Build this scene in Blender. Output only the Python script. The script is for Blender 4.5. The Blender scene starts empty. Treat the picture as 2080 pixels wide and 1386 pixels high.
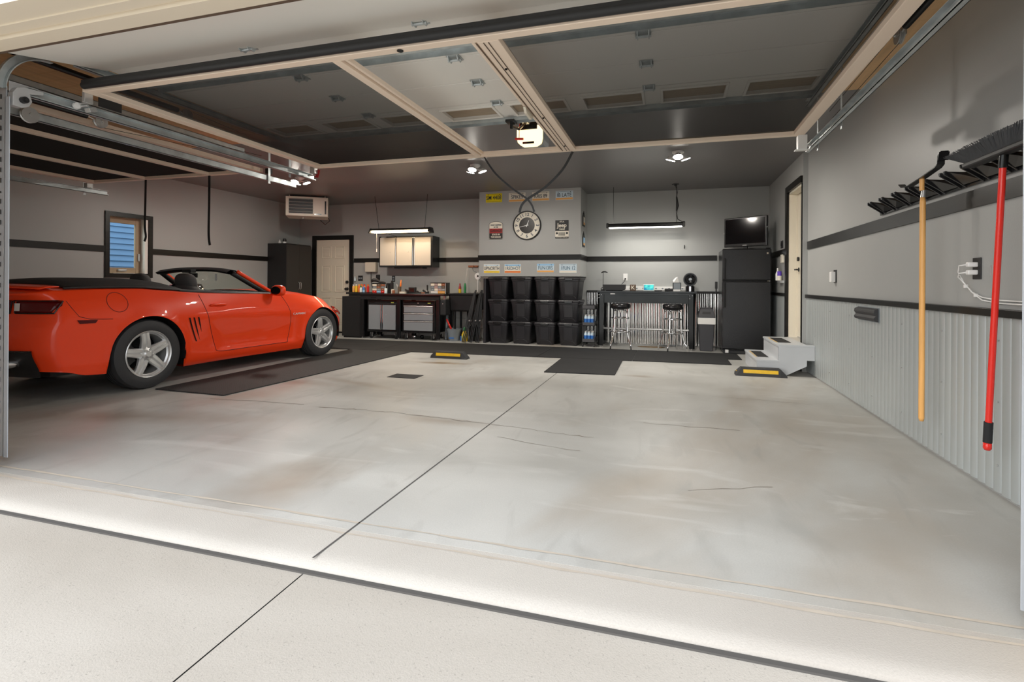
# Two-bay garage seen from the driveway, built object by object
SKY=1.0; SUN=1.38; EXPO=0.99; LP=75; WL=5; CL=6; BULB=40
import bpy, math, random
from mathutils import Vector, Matrix
random.seed(7)
PI=math.pi
col=bpy.context.scene.collection
D=bpy.data
# ---------------------------------------------------------------- materials
def nt(name):
    m=D.materials.new(name); m.use_nodes=True; n=m.node_tree; n.nodes.clear()
    out=n.nodes.new('ShaderNodeOutputMaterial'); b=n.nodes.new('ShaderNodeBsdfPrincipled')
    n.links.new(b.outputs[0],out.inputs[0]); return m,n,b,out
def pm(name,c,rough=.5,metal=0,noise=0,scale=8,bump=0,bscale=60,coat=0,emit=None,es=0,c2=None,spec=.5,stretch=None,detail=4,roughvar=0):
    m,n,b,out=nt(name); N=n.nodes; L=n.links
    b.inputs['Base Color'].default_value=(*c,1); b.inputs['Roughness'].default_value=rough; b.inputs['Metallic'].default_value=metal
    b.inputs['Specular IOR Level'].default_value=spec
    if coat: b.inputs['Coat Weight'].default_value=coat; b.inputs['Coat Roughness'].default_value=.03
    if emit: b.inputs['Emission Color'].default_value=(*emit,1); b.inputs['Emission Strength'].default_value=es
    tc=None
    if noise or bump or c2 or roughvar:
        tc=N.new('ShaderNodeTexCoord'); mp=N.new('ShaderNodeMapping'); L.new(tc.outputs['Object'],mp.inputs[0])
        if stretch: mp.inputs['Scale'].default_value=stretch
    if noise or c2 or roughvar:
        t=N.new('ShaderNodeTexNoise'); t.inputs['Scale'].default_value=scale; t.inputs['Detail'].default_value=detail; L.new(mp.outputs[0],t.inputs['Vector'])
        if noise or c2:
            r=N.new('ShaderNodeMix'); r.data_type='RGBA'
            c2=c2 or tuple(max(0,v*(1-noise)) for v in c)
            r.inputs[6].default_value=(*c,1); r.inputs[7].default_value=(*c2,1)
            mr=N.new('ShaderNodeMapRange'); mr.inputs[1].default_value=.35; mr.inputs[2].default_value=.65
            L.new(t.outputs[0],mr.inputs[0]); L.new(mr.outputs[0],r.inputs[0]); L.new(r.outputs[2],b.inputs['Base Color'])
        if roughvar:
            q=N.new('ShaderNodeMapRange'); q.inputs[3].default_value=rough-roughvar; q.inputs[4].default_value=rough+roughvar
            q.inputs[1].default_value=.3; q.inputs[2].default_value=.7
            L.new(t.outputs[0],q.inputs[0]); L.new(q.outputs[0],b.inputs['Roughness'])
    if bump:
        t2=N.new('ShaderNodeTexNoise'); t2.inputs['Scale'].default_value=bscale; t2.inputs['Detail'].default_value=3; L.new(mp.outputs[0],t2.inputs['Vector'])
        bp=N.new('ShaderNodeBump'); bp.inputs['Strength'].default_value=bump; bp.inputs['Distance'].default_value=.01
        L.new(t2.outputs[0],bp.inputs['Height']); L.new(bp.outputs[0],b.inputs['Normal'])
    return m
def em(name,c,s):
    m,n,b,out=nt(name); e=n.nodes.new('ShaderNodeEmission'); e.inputs[0].default_value=(*c,1); e.inputs[1].default_value=s
    n.links.new(e.outputs[0],out.inputs[0]); return m
def srgb(r,g,b): return tuple(((v/255)/12.92 if v/255<=.04045 else ((v/255+.055)/1.055)**2.4) for v in (r,g,b))
M={}
# ---------------------------------------------------------------- mesh builder
class MB:
    def __init__(s): s.v=[]; s.f=[]
    def add(s,vs,fs):
        k=len(s.v); s.v+= [tuple(v) for v in vs]; s.f+=[tuple(i+k for i in f) for f in fs]; return s
    def box(s,x0,x1,y0,y1,z0,z1):
        return s.add([(x0,y0,z0),(x1,y0,z0),(x1,y1,z0),(x0,y1,z0),(x0,y0,z1),(x1,y0,z1),(x1,y1,z1),(x0,y1,z1)],
            [(0,3,2,1),(4,5,6,7),(0,1,5,4),(1,2,6,5),(2,3,7,6),(3,0,4,7)])
    def obox(s,c,sz,rot=(0,0,0)):
        R=Matrix.Rotation(rot[2],3,'Z')@Matrix.Rotation(rot[1],3,'Y')@Matrix.Rotation(rot[0],3,'X'); c=Vector(c)
        h=[v/2 for v in sz]; vs=[]
        for z in (-h[2],h[2]):
            for x,y in ((-h[0],-h[1]),(h[0],-h[1]),(h[0],h[1]),(-h[0],h[1])): vs.append(c+R@Vector((x,y,z)))
        return s.add(vs,[(0,3,2,1),(4,5,6,7),(0,1,5,4),(1,2,6,5),(2,3,7,6),(3,0,4,7)])
    def cyl(s,p,q,r,n=16,r2=None,cap=True):
        p=Vector(p);q=Vector(q); d=(q-p).normalized(); a=Vector((0,0,1)) if abs(d.z)<.9 else Vector((1,0,0))
        u=d.cross(a).normalized(); w=d.cross(u); r2=r if r2 is None else r2; vs=[]
        for i in range(n):
            t=2*PI*i/n; e=u*math.cos(t)+w*math.sin(t); vs+= [p+e*r,q+e*r2]
        fs=[(2*i,2*((i+1)%n),2*((i+1)%n)+1,2*i+1) for i in range(n)]
        if cap: fs+=[tuple(2*i for i in range(n))[::-1],tuple(2*i+1 for i in range(n))]
        return s.add(vs,fs)
    def tube(s,pts,r,n=8,closed=False):
        pts=[Vector(p) for p in pts]; m=len(pts); vs=[]; prev=None
        for i,p in enumerate(pts):
            if closed: d=(pts[(i+1)%m]-pts[i-1]).normalized()
            else: d=(pts[min(i+1,m-1)]-pts[max(i-1,0)]).normalized()
            if prev is None:
                a=Vector((0,0,1)) if abs(d.z)<.9 else Vector((1,0,0)); u=d.cross(a).normalized()
            else: u=(prev-d*prev.dot(d)).normalized()
            prev=u; w=d.cross(u); rr=r[i] if isinstance(r,(list,tuple)) else r
            for k in range(n):
                t=2*PI*k/n; vs.append(p+(u*math.cos(t)+w*math.sin(t))*rr)
        fs=[]
        for i in range(m if closed else m-1):
            j=(i+1)%m
            for k in range(n): fs.append((i*n+k,i*n+(k+1)%n,j*n+(k+1)%n,j*n+k))
        if not closed: fs+=[tuple(range(n))[::-1],tuple((m-1)*n+k for k in range(n))]
        return s.add(vs,fs)
    def lathe(s,prof,c=(0,0,0),axis='Z',n=32,close=False):
        c=Vector(c); vs=[]
        for r,z in prof:
            for k in range(n):
                t=2*PI*k/n; a,b=r*math.cos(t),r*math.sin(t)
                v={'Z':(a,b,z),'Y':(a,z,b),'X':(z,a,b)}[axis]; vs.append(c+Vector(v))
        m=len(prof); fs=[]
        for i in range(m if close else m-1):
            j=(i+1)%m
            for k in range(n): fs.append((i*n+k,i*n+(k+1)%n,j*n+(k+1)%n,j*n+k))
        return s.add(vs,fs)
    def prism(s,poly,axis,a,b):
        # poly 2d; axis X: (y,z), Y: (x,z), Z: (x,y)
        f={'X':lambda p,t:(t,p[0],p[1]),'Y':lambda p,t:(p[0],t,p[1]),'Z':lambda p,t:(p[0],p[1],t)}[axis]
        n=len(poly); vs=[f(p,a) for p in poly]+[f(p,b) for p in poly]
        return s.add(vs,[tuple(range(n)),tuple(range(n,2*n))[::-1]]+[(i,i+n,(i+1)%n+n,(i+1)%n) for i in range(n)])
    def grid(s,rows,closed=False):
        m=len(rows[0]); vs=[v for r in rows for v in r]; fs=[]
        for i in range(len(rows)-1):
            for j in range(m if closed else m-1): fs.append((i*m+j,i*m+(j+1)%m,(i+1)*m+(j+1)%m,(i+1)*m+j))
        return s.add(vs,fs)
    def strip(s,pts,wid,up=(0,0,1)):
        # flat ribbon along pts, widened along vector `wid`
        wid=Vector(wid); rows=[[Vector(p)-wid/2,Vector(p)+wid/2] for p in pts]; return s.grid(rows)
    def xf(s,mat):
        s.v=[tuple(mat@Vector(v)) for v in s.v]; return s
ORG={}
def org(o):
    while o.parent is not None: o=o.parent
    return ORG.get(o.name,Vector((0,0,0)))
def mk(name,mb,mat,parent=None,smooth=False,bevel=0,local=False,recalc=True,solid=0,label=None):
    me=D.meshes.new(name); o=D.objects.new(name,me)
    if parent is not None:
        og=Vector((0,0,0)) if local else org(parent)
        o.parent=parent
    else:
        xs=[v[0] for v in mb.v]; ys=[v[1] for v in mb.v]; zs=[v[2] for v in mb.v]
        og=Vector(((min(xs)+max(xs))/2,(min(ys)+max(ys))/2,min(zs))); o.location=og
    me.from_pydata([Vector(v)-og for v in mb.v],[],mb.f)
    mats=mat if isinstance(mat,(list,tuple)) else [mat]
    for q in mats: me.materials.append(q)
    if recalc:
        import bmesh
        bm=bmesh.new(); bm.from_mesh(me); bmesh.ops.recalc_face_normals(bm,faces=bm.faces); bm.to_mesh(me); bm.free()
    col.objects.link(o)
    if parent is None: ORG[o.name]=og
    if smooth:
        for p in me.polygons: p.use_smooth=True
        if smooth is not True:
            me.set_sharp_from_angle(angle=math.radians(smooth))
    if solid:
        md=o.modifiers.new('s','SOLIDIFY'); md.thickness=solid; md.offset=0
    if bevel:
        md=o.modifiers.new('b','BEVEL'); md.width=bevel; md.segments=2; md.limit_method='ANGLE'; md.angle_limit=math.radians(40)
    if label: o['label']=label
    return o
def tag(o,label=None,cat=None,group=None,kind=None):
    if label: o['label']=label
    if cat: o['category']=cat
    if group: o['group']=group
    if kind: o['kind']=kind
    return o
def thing(name,loc,label,cat,group=None,rz=0):
    o=D.objects.new(name,None); o.empty_display_size=.1; o.location=loc; o.rotation_euler=(0,0,rz); col.objects.link(o)
    ORG[o.name]=Vector(loc); tag(o,label,cat,group); return o
def struct(name,mb,mat,**k):
    o=mk(name,mb,mat,**k); o['kind']='structure'; return o
def dup(root,loc,label,rz=None,group=None,scale=None):
    def cp(o,par):
        c=o.copy(); col.objects.link(c); c.parent=par
        for ch in [x for x in D.objects if x.parent==o]: cp(ch,c)
        return c
    r=cp(root,None); r.location=loc
    if rz is not None: r.rotation_euler=(0,0,rz)
    if scale: r.scale=scale
    r['label']=label
    if group: r['group']=group
    ORG[r.name]=Vector(loc)
    return r
def text(name,s,size,loc,mat,parent,face='-Y',depth=.001,local=False,align='CENTER',sx=1.0,rot=0,bold=0):
    cu=D.curves.new('t','FONT'); cu.body=s; cu.size=size; cu.extrude=depth; cu.align_x=align; cu.align_y='CENTER'; cu.offset=bold
    t=D.objects.new('t',cu); me=D.meshes.new_from_object(t); D.objects.remove(t); D.curves.remove(cu)
    R={'-Y':Matrix.Rotation(PI/2,4,'X'),'+X':Matrix.Rotation(PI/2,4,'Z')@Matrix.Rotation(PI/2,4,'X'),'-X':Matrix.Rotation(-PI/2,4,'Z')@Matrix.Rotation(PI/2,4,'X')}[face]
    og=Vector((0,0,0)) if local else org(parent)
    me.transform(Matrix.Translation(Vector(loc)-og)@R@Matrix.Rotation(rot,4,'Z')@Matrix.Diagonal((sx,1,1,1)))
    me.materials.clear(); me.materials.append(mat); me.name=name
    o=D.objects.new(name,me); col.objects.link(o); o.parent=parent; return o
def lerp(a,b,t): return a+(b-a)*t
def interp(keys,x):
    if x<=keys[0][0]: return keys[0][1]
    for (a,va),(b,vb) in zip(keys,keys[1:]):
        if x<=b: return lerp(va,vb,(x-a)/(b-a))
    return keys[-1][1]
def sint(keys,x):
    # smooth monotone-ish cubic (Catmull-Rom) interpolation
    n=len(keys)
    if x<=keys[0][0]: return keys[0][1]
    if x>=keys[-1][0]: return keys[-1][1]
    for i in range(n-1):
        if x<=keys[i+1][0]: break
    x0,y0=keys[i];x1,y1=keys[i+1];h=x1-x0;t=(x-x0)/h
    def sl(k):
        if k<=0 or k>=n-1: return 0 if False else ((keys[min(k+1,n-1)][1]-keys[max(k-1,0)][1])/(keys[min(k+1,n-1)][0]-keys[max(k-1,0)][0]))
        a=(keys[k][1]-keys[k-1][1])/(keys[k][0]-keys[k-1][0]); b=(keys[k+1][1]-keys[k][1])/(keys[k+1][0]-keys[k][0])
        return 0 if a*b<=0 else 2*a*b/(a+b)
    m0,m1=sl(i)*h,sl(i+1)*h
    return (2*t**3-3*t*t+1)*y0+(t**3-2*t*t+t)*m0+(-2*t**3+3*t*t)*y1+(t**3-t*t)*m1
def smooth01(a,b,x):
    t=max(0,min(1,(x-a)/(b-a))); return t*t*(3-2*t)
# ---------------------------------------------------------------- material set
M['wall']=pm('wall_grey',srgb(169,170,168),.42,noise=.05,scale=.8,bump=.04,bscale=90)
M['ceil']=pm('ceiling_grey',srgb(122,119,118),.36,noise=.05,scale=.7,bump=.03,bscale=80)
M['tan']=pm('tan_ceiling',srgb(228,188,140),.6,noise=.18,scale=3,stretch=(6,.5,1))
M['black']=pm('black_gloss',(.012,.012,.013),.22)
M['blackm']=pm('black_matte',(.013,.013,.014),.5)
M['blacktrim']=pm('black_trim',(.012,.011,.010),.34,spec=.3,noise=.3,scale=5,bump=.05,bscale=200,stretch=(1,.1,4))
M['plastic']=pm('tote_plastic',(.022,.021,.024),.38,bump=.05,bscale=300)
M['rubber']=pm('rubber_mat',(.017,.017,.018),.78,noise=.25,scale=3)
M['tire']=pm('tire',(.035,.035,.037),.62,bump=.15,bscale=150)
M['white']=pm('white_paint',srgb(240,237,230),.45,noise=.03,scale=1)
M['whitep']=pm('white_plastic',(.8,.79,.77),.35)
M['cream']=pm('cream_door',srgb(226,218,200),.5)
M['beige']=pm('beige_frame',srgb(242,222,202),.5)
M['trimb']=pm('beige_trim',srgb(230,218,198),.6)
M['brown']=pm('brown_gap',srgb(98,80,66),.7)
M['galv']=pm('galvanised',(.62,.67,.68),.36,.55,noise=.22,scale=9,roughvar=.08)
M['corr']=pm('galvanised_corrugated',(.56,.60,.60),.42,.5,noise=.12,scale=1.2,stretch=(1,1,.3),roughvar=.06)
M['corrb']=pm('galvanised_bright',(.95,.94,.92),.2,1,noise=.15,scale=2.5,stretch=(1,1,.5),roughvar=.04)
M['chrome']=pm('chrome',(.85,.85,.86),.07,1)
M['steel']=pm('steel',(.58,.58,.57),.3,.6)
M['dsteel']=pm('dark_steel',(.04,.041,.042),.14,.7,noise=.2,scale=4)
M['silver']=pm('silver_front',srgb(160,166,170),.4,.3)
M['fridge']=pm('fridge_black',(.012,.012,.013),.2,bump=.22,bscale=120,roughvar=.05,noise=.1,scale=3)
M['screen']=pm('tv_screen',(.004,.004,.005),.08)
M['red']=pm('car_paint',(.95,.058,.007),.38,coat=.55,spec=.25)
M['darkcloth']=pm('dark_cloth',(.02,.02,.021),.7,bump=.1,bscale=400)
M['greycloth']=pm('grey_cloth',(.075,.07,.07),.85,bump=.1,bscale=500)
M['rim']=pm('alloy',(.72,.72,.71),.3,.6)
M['wood']=pm('wood_handle',srgb(242,182,106),.42,noise=.15,scale=6,stretch=(8,8,.6))
M['redp']=pm('red_gloss',(.75,.03,.02),.2)
M['orange']=pm('orange',(.8,.2,.03),.4)
M['yellow']=pm('yellow',(.85,.58,.03),.4)
M['ystripe']=pm('yellow_reflective',(.9,.55,.02),.35,noise=.1,scale=20)
M['green']=pm('green',(.03,.25,.08),.4)
M['blue']=pm('blue',(.04,.18,.55),.35)
M['lblue']=pm('light_blue',(.3,.55,.8),.35)
M['greyp']=pm('grey_plastic',srgb(128,136,142),.5)
M['steps']=pm('grey_step_paint',srgb(202,205,208),.4,noise=.05,scale=3)
M['silverlid']=pm('heater_beige',srgb(206,198,184),.45)
M['siding']=pm('blue_siding',srgb(120,160,205),.6)
M['windowwood']=pm('window_wood',srgb(168,146,118),.55,noise=.1,scale=4)
M['paper']=pm('paper',(.8,.79,.76),.8)
M['copper']=pm('warm_wood',srgb(150,90,60),.5)
M['lawn']=pm('lawn',(.09,.14,.04),.9,noise=.4,scale=6)
M['red2']=pm('dark_red',(.35,.02,.02),.4)
M['plateY']=pm('plate_yellow',(.85,.68,.0),.4)
M['platebl']=pm('plate_top',srgb(205,222,232),.4)
M['platecr']=pm('plate_cream',srgb(235,228,212),.4)
M['plateor']=pm('plate_band',srgb(232,170,90),.4)
M['ink']=pm('ink_dark',(.02,.035,.06),.5)
M['inkb']=pm('ink_blue',(.03,.12,.2),.5)
M['teal']=pm('teal_water',(.02,.45,.55),.3)
# glass
def glass(name,tint=(.9,.95,.93),a=.0):
    m=D.materials.new(name); m.use_nodes=True; n=m.node_tree; n.nodes.clear(); N=n.nodes; L=n.links
    out=N.new('ShaderNodeOutputMaterial'); t=N.new('ShaderNodeBsdfTransparent'); t.inputs[0].default_value=(*tint,1)
    g=N.new('ShaderNodeBsdfGlossy'); g.inputs[1].default_value=.02; f=N.new('ShaderNodeLayerWeight'); pw=N.new('ShaderNodeMath'); pw.operation='POWER'; pw.inputs[1].default_value=4; L.new(f.outputs['Facing'],pw.inputs[0]); ma=N.new('ShaderNodeMath'); ma.operation='MULTIPLY_ADD'; ma.inputs[1].default_value=.9; ma.inputs[2].default_value=.05; L.new(pw.outputs[0],ma.inputs[0])
    x=N.new('ShaderNodeMixShader'); L.new(ma.outputs[0],x.inputs[0]); L.new(t.outputs[0],x.inputs[1]); L.new(g.outputs[0],x.inputs[2]); L.new(x.outputs[0],out.inputs[0]); return m
M['glass']=glass('clear_glass'); M['wglass']=glass('windshield_glass',(.84,.9,.85))
# fine insect mesh: a weave seen as part-transparent dark fabric
def meshmat(name,c,a):
    # woven wires hide more when seen at a slant: cover = a / cos(angle)
    m=D.materials.new(name); m.use_nodes=True; n=m.node_tree; n.nodes.clear(); N=n.nodes; L=n.links
    out=N.new('ShaderNodeOutputMaterial'); t=N.new('ShaderNodeBsdfTransparent'); d=N.new('ShaderNodeBsdfPrincipled'); d.inputs['Base Color'].default_value=(*c,1); d.inputs['Roughness'].default_value=.9; d.inputs['Specular IOR Level'].default_value=.2
    g=N.new('ShaderNodeNewGeometry'); dt=N.new('ShaderNodeVectorMath'); dt.operation='DOT_PRODUCT'; L.new(g.outputs['Normal'],dt.inputs[0]); L.new(g.outputs['Incoming'],dt.inputs[1])
    ab=N.new('ShaderNodeMath'); ab.operation='ABSOLUTE'; L.new(dt.outputs['Value'],ab.inputs[0]); dv=N.new('ShaderNodeMath'); dv.operation='DIVIDE'; dv.inputs[0].default_value=a; dv.use_clamp=True; L.new(ab.outputs[0],dv.inputs[1])
    x=N.new('ShaderNodeMixShader'); L.new(dv.outputs[0],x.inputs[0]); L.new(t.outputs[0],x.inputs[1]); L.new(d.outputs[0],x.inputs[2]); L.new(x.outputs[0],out.inputs[0]); return m
M['mesh']=meshmat('screen_mesh',(.02,.019,.018),.215)
M['taillamp']=pm('tail_lamp_lens',(.09,.002,.003),.12,spec=.3)
M['warmlamp']=em('warm_tube',(1,.78,.50),7)
M['coollamp']=em('cool_tube',(1,.97,.88),9)
M['bulb']=em('bulb_white',(1,.94,.84),BULB)
M['openlamp']=em('opener_lens',(1,.72,.36),1.25)
STAINS=[(-3.05,6.72,.42,.10,.1,.75),(-1.9,5.75,.45,.35,.3,.32),(-.35,6.55,.25,.10,0,.5),(-4.2,3.25,1.1,.22,.25,.4),(-2.05,2.45,.28,.75,-.2,.42),(-1.75,3.9,.5,.12,-.1,.35),(-4.0,4.9,.7,.14,-.05,.35),(.6,5.6,.18,.6,0,.25),(-3.4,5.1,.8,.10,-.3,.3)]
# concrete floors
def concrete(name,base,dark,warm,sc,worn=True,speck=False):
    m,n,b,out=nt(name); N=n.nodes; L=n.links
    tc=N.new('ShaderNodeTexCoord'); 
    def noise(scale,detail,st=(1,1,1),w=0,dist=0):
        mp=N.new('ShaderNodeMapping'); mp.inputs['Scale'].default_value=st; mp.inputs['Location'].default_value=(w,w*.7,0); L.new(tc.outputs['Object'],mp.inputs[0])
        t=N.new('ShaderNodeTexNoise'); t.inputs['Scale'].default_value=scale; t.inputs['Detail'].default_value=detail; t.inputs['Distortion'].default_value=dist; L.new(mp.outputs[0],t.inputs['Vector']); return t.outputs[0]
    def mr(x,a,bb,c=0,d=1):
        q=N.new('ShaderNodeMapRange'); q.inputs[1].default_value=a; q.inputs[2].default_value=bb; q.inputs[3].default_value=c; q.inputs[4].default_value=d; L.new(x,q.inputs[0]); return q.outputs[0]
    def mix(f,a,bb):
        x=N.new('ShaderNodeMix'); x.data_type='RGBA'
        if isinstance(f,float): x.inputs[0].default_value=f
        else: L.new(f,x.inputs[0])
        for k,v in ((6,a),(7,bb)):
            if isinstance(v,tuple): x.inputs[k].default_value=(*v,1)
            else: L.new(v,x.inputs[k])
        return x.outputs[2]
    c=mix(mr(noise(.55,6,(1,1.5,1),0,.6),.35,.68),base,dark)
    if worn:
        c=mix(mr(noise(.5,5,(.9,.35,1),3.1,1.2),.51,.72,0,.85),c,warm)       # brown tyre-path stains running in and out
        c=mix(mr(noise(2.2,7,(1.6,.5,1),9.7,1.5),.56,.75,0,.45),c,tuple(v*.72 for v in dark))
        c=mix(mr(noise(1.1,4,(.6,1.6,1),21,2.2),.60,.72,0,.5),c,tuple(min(1,v*1.15) for v in base))
    if worn:
        geo=N.new('ShaderNodeNewGeometry'); wob=noise(2.6,4,w=31)
        for (x,y,a,bb,rot,st) in STAINS:
            mp=N.new('ShaderNodeMapping'); mp.vector_type='TEXTURE'; mp.inputs['Location'].default_value=(x,y,0); mp.inputs['Rotation'].default_value=(0,0,rot); mp.inputs['Scale'].default_value=(a,bb,1); L.new(geo.outputs['Position'],mp.inputs[0])
            ln=N.new('ShaderNodeVectorMath'); ln.operation='LENGTH'; L.new(mp.outputs[0],ln.inputs[0])
            ad=N.new('ShaderNodeMath'); ad.operation='MULTIPLY_ADD'; ad.inputs[1].default_value=1.3; L.new(wob,ad.inputs[0]); L.new(ln.outputs['Value'],ad.inputs[2])
            c=mix(mr(ad.outputs[0],.7,1.75,min(1,st*1.35),0),c,srgb(124,98,68))
    c=mix(mr(noise(140,2),.3,.7,0,.22),c,tuple(v*.75 for v in dark))
    if speck: c=mix(mr(noise(120,2,w=5),.64,.72,0,.4),c,tuple(v*.4 for v in dark))
    L.new(c,b.inputs['Base Color'])
    L.new(mr(noise(1.7,5,(1,.6,1),4),.3,.7,.32 if worn else .7,.6 if worn else .85),b.inputs['Roughness'])
    bp=N.new('ShaderNodeBump'); bp.inputs['Strength'].default_value=.12 if worn else .35; bp.inputs['Distance'].default_value=.004
    L.new(noise(180,3),bp.inputs['Height']); L.new(bp.outputs[0],b.inputs['Normal']); return m
M['floor']=concrete('garage_concrete',srgb(197,197,193),srgb(170,169,164),srgb(158,142,122),1)
M['drive']=concrete('broom_concrete',srgb(194,188,179),srgb(174,167,157),srgb(190,178,160),1,False,True)
M['apron']=concrete('apron_concrete',srgb(198,193,185),srgb(180,174,166),srgb(192,176,156),1,False,False)
M['joint']=pm('joint_dark',(.09,.085,.08),.9)
M['crack']=pm('crack_grey',srgb(142,134,124),.9)
M['seal']=pm('door_seal_mark',srgb(194,184,170),.7,noise=.12,scale=9)
M['stain']=pm('stain_brown',srgb(150,134,112),.55,noise=.1,scale=6)
# ---------------------------------------------------------------- camera
cam=D.objects.new('camera',D.cameras.new('camera')); col.objects.link(cam)
f_,yaw,rl=1063.,math.radians(16.8),math.radians(.36)
cam.data.sensor_width=36; cam.data.lens=36*f_/2080; cam.data.shift_y=-117.2/2080; cam.data.clip_start=.05; cam.data.clip_end=200
cam.matrix_world=Matrix.Translation((0,0,1.12))@Matrix.Rotation(yaw,4,'Z')@Matrix.Rotation(PI/2,4,'X')@Matrix.Rotation(rl,4,'Z')
bpy.context.scene.camera=cam
# ---------------------------------------------------------------- setting
CZ=2.84; LX=-8.08; BX=10.0; RX=1.70; RX2=1.645; RJ=7.58; FY=2.05
struct('floor',MB().box(LX-.15,RX+.2,2.06,BX+.15,-.2,0),M['floor'])
# apron in front of the doors with a rounded front nose
mb=MB(); pr=[(2.06,-.2),(2.06,-.001),(1.86,-.003)]+[(1.80+.03*math.cos(t),-.035+.032*math.sin(t)) for t in [PI/2-PI/2*k/5*0 for k in range(1)]]
pr=[(2.06,-.2),(2.06,-.0005),(1.88,-.0005),(1.84,-.002),(1.825,-.004),(1.80,-.009),(1.782,-.02),(1.775,-.04),(1.775,-.2)]
mb.prism(pr,'X',LX-.4,4.0); struct('trim_1',mb,M['apron'],smooth=30)
mb=MB(); z=lambda y:-.040-.03*(1.76-y)
for xa,xb in ((-12,-1.392),(-1.386,8)): mb.add([(xa,1.768,z(1.768)),(xb,1.768,z(1.768)),(xb-(.0 if xb>0 else -.0),-14,z(-14)),(xa,-14,z(-14))],[(0,1,2,3)])
drive=struct('ground',mb,M['drive'],recalc=False)
for p in drive.data.polygons: p.flip()
struct('ground_lawn',MB().add([(-60,-14,-.6),(60,-14,-.6),(60,-80,-1),(-60,-80,-1)],[(0,3,2,1)]),M['lawn'],recalc=False)
mb=MB().box(LX-.4,4.0,1.752,1.7745,-.25,-.033)
mb.add([(-1.46,1.75,-.048),(-1.31,1.75,-.048),(-1.31,-14,-.522),(-1.46,-14,-.522)],[(0,1,2,3)]); struct('trim_2',mb,M['joint'])
# saw-cut joint and cracks in the slab
def ribbon(pts,w,z): 
    rows=[]
    for i,p in enumerate(pts):
        a=Vector(pts[max(i-1,0)]); b=Vector(pts[min(i+1,len(pts)-1)]); d=(b-a).normalized(); n=Vector((-d.y,d.x)); p=Vector(p)
        ww=w[i] if isinstance(w,list) else w
        rows.append([(p.x+n.x*ww,p.y+n.y*ww,z),(p.x-n.x*ww,p.y-n.y*ww,z)])
    return MB().grid(rows)
tag(struct('trim_3',ribbon([(-1.345,8.4),(-1.352,5.5),(-1.362,4),(-1.372,2.8),(-1.378,2.06),(-1.38,1.80)],.0045,.0012),M['joint'],recalc=False))
cr=[(-3.0+.055*i+random.uniform(-.015,.015),interp([(-4.1,3.96),(-2.27,4.03),(-1.37,3.93),(-.54,3.81)],-3.0+.055*i)+random.uniform(-.018,.018)) for i in range(46)]
struct('trim_4',ribbon(cr,[.002+.009*random.random()**2 for _ in cr],.0012),M['crack'],recalc=False)
cr=[(-4.2+.1*i,3.96+.008*i+random.uniform(-.012,.012)) for i in range(11)]
struct('trim_5',ribbon(cr,[.003*(1+random.random()) for _ in cr],.0012),M['crack'],recalc=False)
for k,yy in enumerate((2.13,2.025)): struct('trim_%d'%(20+k),ribbon([(-4.6+.1*i,yy+random.uniform(-.004,.004)) for i in range(60)],[.003+.008*random.random() for i in range(60)],.0012 if yy>2.06 else .0004),M['seal'],recalc=False)
for k,(x0,y0,n,dy) in enumerate(((-.6,5.72,22,-.01),(-.2,4.35,9,.0),(-1.2,3.62,8,-.02),(.1,3.0,6,.04))): struct('trim_%d'%(30+k),ribbon([(x0+.09*i,y0+dy*i+random.uniform(-.015,.015)) for i in range(n)],[.003*random.uniform(.3,1.4) for _ in range(n)],.0012),M['crack'],recalc=False)
# walls
struct('wall_back',MB().box(LX-.15,-7.62,BX,BX+.15,-.01,CZ+.2).box(-6.72,RX+.3,BX,BX+.15,-.01,CZ+.2).box(-7.62,-6.72,BX,BX+.15,2.08,CZ+.2),M['wall'])
WY0,WY1,WZ0,WZ1=5.78,6.40,1.235,2.105
struct('wall_left',MB().box(LX-.15,LX,FY-.05,WY0,-.01,CZ+.2).box(LX-.15,LX,WY1,BX,-.01,CZ+.2).box(LX-.15,LX,WY0,WY1,-.01,WZ0).box(LX-.15,LX,WY0,WY1,WZ1,CZ+.2),M['wall'])
DY0,DY1,DZ0,DZ1=7.63,8.42,.36,2.455
struct('wall_right',MB().box(RX,RX+.3,FY-.05,RJ,-.01,CZ+.2).box(RX2,RX+.3,RJ,DY0,-.01,CZ+.2).box(RX2,RX+.3,DY1,BX,-.01,CZ+.2).box(RX2,RX+.3,DY0,DY1,-.01,DZ0).box(RX2,RX+.3,DY0,DY1,DZ1,CZ+.2),M['wall'])
struct('ceiling',MB().box(LX-.15,RX+.3,5.27,BX+.15,CZ,CZ+.2),M['ceil'])
mb=MB()
for i in range(23): mb.box(LX,RX,2.05+.14*i,2.05+.14*i+.138,CZ-.0,CZ+.02)
mb.box(LX,RX,2.0,5.27,CZ+.004,CZ+.2); struct('ceiling_bare',mb,M['tan'])
BL,BR,SL,SR,HZ=-3.82,1.11,-7.28,-4.52,2.44
mb=MB()
for a,b in ((LX-.4,SL),(SR,BL),(BR,4.0)): mb.box(a,b,1.80,2.05,-.02,3.3)
for a,b in ((SL,SR),(BL,BR)): mb.box(a,b,1.80,2.05,HZ+.12,3.3)
struct('wall_front',mb,M['trimb'])
mb=MB()   # head and side casing of both openings
for a,b in ((SL,SR),(BL,BR)):
    mb.box(a-.1,b+.1,1.70,1.93,HZ+.012,HZ+.14); mb.box(a-.1,b+.1,1.84,1.90,HZ+.004,HZ+.02); mb.box(a-.1,b+.1,1.92,2.02,HZ-.012,HZ+.12)
    mb.box(a-.12,a+.004,1.704,2.058,-.02,HZ+.006); mb.box(b-.004,b+.12,1.704,2.058,-.02,HZ+.006)
struct('trim_6',mb,M['trimb'])
struct('trim_7',MB().box(SL,SR,2.021,2.06,HZ+.0,HZ+.12).box(BL,BR,2.021,2.06,HZ+.0,HZ+.12),M['brown'])
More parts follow.
